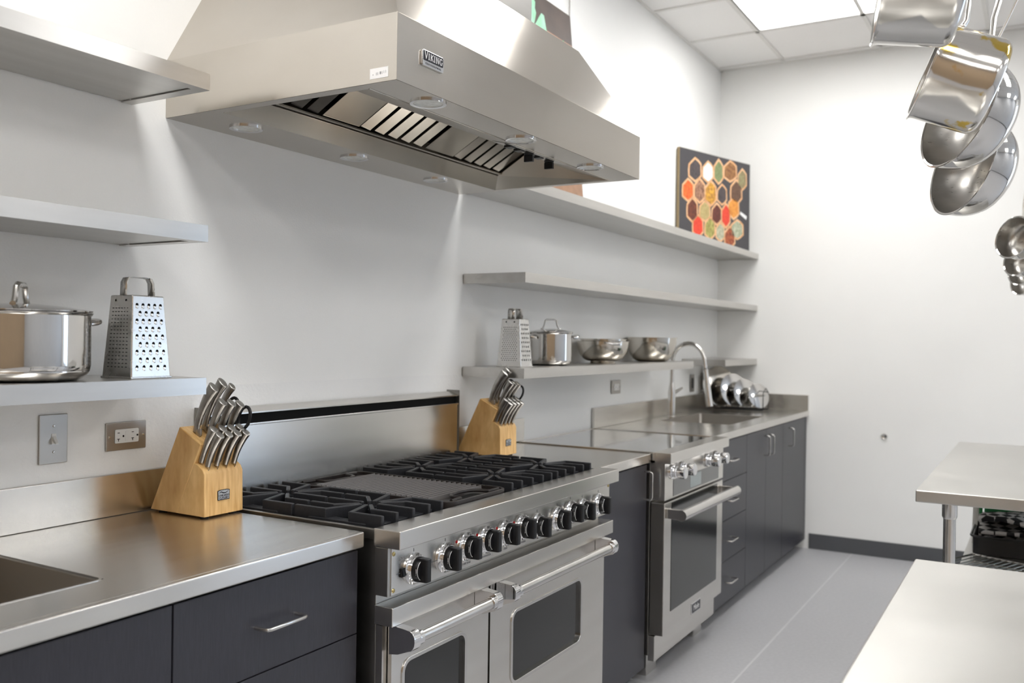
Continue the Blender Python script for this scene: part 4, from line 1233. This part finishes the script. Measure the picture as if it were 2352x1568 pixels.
for i in range(3):
    b = B()
    n = 14
    vs = []
    for a in range(n + 1):
        for c in range(n + 1):
            u, v = a / n - .5, c / n - .5
            z = .055 + .042 * i + .018 * math.cos(5 * u + i) * math.cos(6 * v + 2 * i) + .016 * (1 - 4 * u * u) - .03 * (abs(v) ** 3) * 4
            vs.append((u * .28, v * .40, z))
    fs = [(a * (n + 1) + c, a * (n + 1) + c + 1, (a + 1) * (n + 1) + c + 1, (a + 1) * (n + 1) + c) for a in range(n) for c in range(n)]
    o = obj('fold', b.add(vs, fs), 'checked_cloth', t, smooth=180)
    sm = o.modifiers.new('thickness', 'SOLIDIFY'); sm.thickness = .016
t = thing('storage_box', 'green plastic box behind the checked cloths under the far table', 'box', (3.02, -2.035, .5005), world=False)
obj('box', B().ring(rrect(0, 0, .22, .56, .02, 4), rrect(0, 0, .212, .552, .018, 4), 'z', 0, .19), 'plastic_green', t)
obj('bottom', B().prism(rrect(0, 0, .212, .552, .018, 4), 'z', 0, .004), 'plastic_yellow', t)
obj('lid', B().prism(rrect(0, 0, .232, .572, .022, 4), 'z', .19, .225), 'plastic_green', t, .004)
o = tag(obj('cutting_board', B().prism([(2.78, .5005), (2.80, .5005), (2.885, .72), (2.865, .72)], 'y', -1.735, -1.715).box(2.835, 2.845, -1.735, -1.715, .5006, .60), 'board_white'), 'pale board leaning beside the trays under the far table', 'board')

# ------------------------------------------------------------------ hanging pans and their rack
t = thing('pot_rack', 'steel ceiling pot rack above the tables, its hooks at the top right', 'pot rack', (1.9, -1.99, 2.46))
RY, RZ = -1.975, 2.46
obj('rail', B().tube([(-.2, RY, RZ), (4.0, RY, RZ)], .012, 14), 'steel_satin', t)
obj('rail', B().tube([(-.2, RY - .45, RZ), (4.0, RY - .45, RZ)], .012, 14), 'steel_satin', t)
for x in (-.2, 1.9, 4.0):
    obj('cross_bar', B().tube([(x, RY, RZ), (x, RY - .45, RZ)], .010, 12), 'steel_satin', t)
    for y in (RY, RY - .45):
        obj('hanger_rod', B().tube([(x, y, RZ), (x, y, ZC)], .005, 10), 'steel_satin', t)

LEFT = -CAM_R
def pan(name, label, u, v, depth, a_img, toward, prof_out, th, handle_len, material, inner='steel_inside', two_tone=True, roll=0.0):
    """hanging pan: rim centre at a point of the place, mouth axis given by direction vectors"""
    c = CAM_POS + (CAM_F + CAM_R * ((u - 1176) / 2075.29) - CAM_U * ((v - 784) / 2075.29)) * depth
    al, au = a_img
    vd = (c - CAM_POS).normalized()
    lf = Vector((0, 0, 1)).cross(vd).normalized()
    axis = (lf * al + vd.cross(lf) * au - vd * toward).normalized()
    up = Vector((0, 0, 1))
    M = frame(c, axis, up)
    t = thing(name, label, 'dipper' if name == 'ladle_cup' else 'pan', c, 'dippers hanging from the rack' if name == 'ladle_cup' else 'pans hanging from the rack')
    h = prof_out[-1][1]
    R = prof_out[-1][0]
    P = [(r_, z_ - h) for r_, z_ in prof_out]
    outer = P + [(R + .004, .001), (R + .0045, .003), (R + .002, .004), (R - th, .0025)]
    vb = B().lathe([(0, P[0][1])] + outer, 72, M)
    vb.f = vb.f[:-1]
    obj('vessel', vb, material, t)
    inn = [(max(r_ - th, 0), z_ + th) for r_, z_ in P]
    ib = B().lathe([(0, inn[0][1])] + inn[:-1] + [(R - th, .002)], 72, M)
    ib.f = ib.f[:-1]
    obj('inside', ib, inner, t)
    # long handle along the rim plane, up to the hook
    yv = M.to_3x3() @ Vector((0, 1, 0))
    zv = M.to_3x3() @ Vector((0, 0, 1))
    p0 = c + yv * (R - .002) - zv * .03
    pts = [p0, p0 + yv * .02 - zv * .004, p0 + yv * .06 + zv * .006, p0 + yv * (handle_len * .6) + zv * .018, p0 + yv * handle_len + zv * .02]
    hd = obj('handle', B().tube(pts, [.013, .012, .009, .010, .012], 14, flat=.5, up=zv), 'steel_satin', t)
    for s in (-1, 1):
        q = p0 + (M.to_3x3() @ Vector((1, 0, 0))) * (.010 * s)
        obj('rivet', B().sphere(q + yv * .004, .006, seg=10, rings=6), 'steel_satin', t)
    e = pts[-1]
    # S hook from the rail to the handle end
    hk = thing('s_hook', 'bright steel hook carrying the %s' % label, 'hook', (e.x, RY, RZ), 'pot rack hooks')
    top = Vector((e.x, RY, RZ + .0165))
    hp = [Vector((e.x, RY - .0165, RZ - .004)), Vector((e.x, RY - .0125, RZ + .0115)), top, Vector((e.x, RY + .0125, RZ + .0115)), Vector((e.x, RY + .0165, RZ - .004))]
    hp += [Vector((e.x, RY + .0165, RZ - .02)).lerp(e + Vector((0, 0, .02)), .5), e + Vector((0, .008, .012)), e + Vector((0, .006, -.010)), e + Vector((0, -.008, -.016)), e + Vector((0, -.014, .0))]
    obj('hook', B().tube(hp, .0035, 8), 'steel_satin', hk)
    return t
def cyl_prof(R, h, rb):
    pr_ = [(R - rb, 0)]
    for k in range(1, 7):
        a = PI / 2 * k / 6
        pr_.append((R - rb + rb * math.sin(a), rb - rb * math.cos(a)))
    return pr_ + [(R, h * .5), (R, h - .008), (R + .002, h)]
def round_prof(R, h, rb):
    pr_ = []
    for k in range(15):
        a = PI / 2 * k / 14
        pr_.append((rb + (R - rb) * math.sin(a) ** .85, h * (1 - math.cos(a))))
    return pr_
pan('saucepan', 'nearest hanging saucepan at the top right edge', 2030, -48, 1.72, (.985, .16), .03, cyl_prof(.118, .140, .020), .002, .17, 'steel_stained' if False else 'steel_mirror')
pan('saucepan', 'hanging saucepan with yellow stains, below the nearest one', 2132, 163, 2.0, (.925, .38), .04, cyl_prof(.104, .140, .022), .002, .17, 'steel_stained')
pan('saute_pan', 'upper of two rounded hanging pans with brushed insides', 2203, 258, 2.2, (.80, .42), .44, round_prof(.137, .098, .060), .002, .19, 'steel_mirror')
pan('saute_pan', 'lower of two rounded hanging pans with brushed insides', 2213, 379, 2.45, (.80, .34), .46, round_prof(.137, .100, .060), .002, .19, 'steel_mirror')
for i, (u, v, dp, R) in enumerate(((2328, 545, 3.4, .076), (2338, 596, 3.8, .066), (2346, 620, 4.1, .066), (2350, 644, 4.5, .070))):
    pan('ladle_cup', ('large blurred steel dipper at the right edge, first of four', 'second small steel dipper at the right edge', 'third small steel dipper at the right edge', 'lowest small steel dipper at the right edge')[i],
        u, v, dp, (.62, .25), .62, cyl_prof(R, R * .9, R * .4), .0015, .50 + .0 * i, 'steel_mirror')
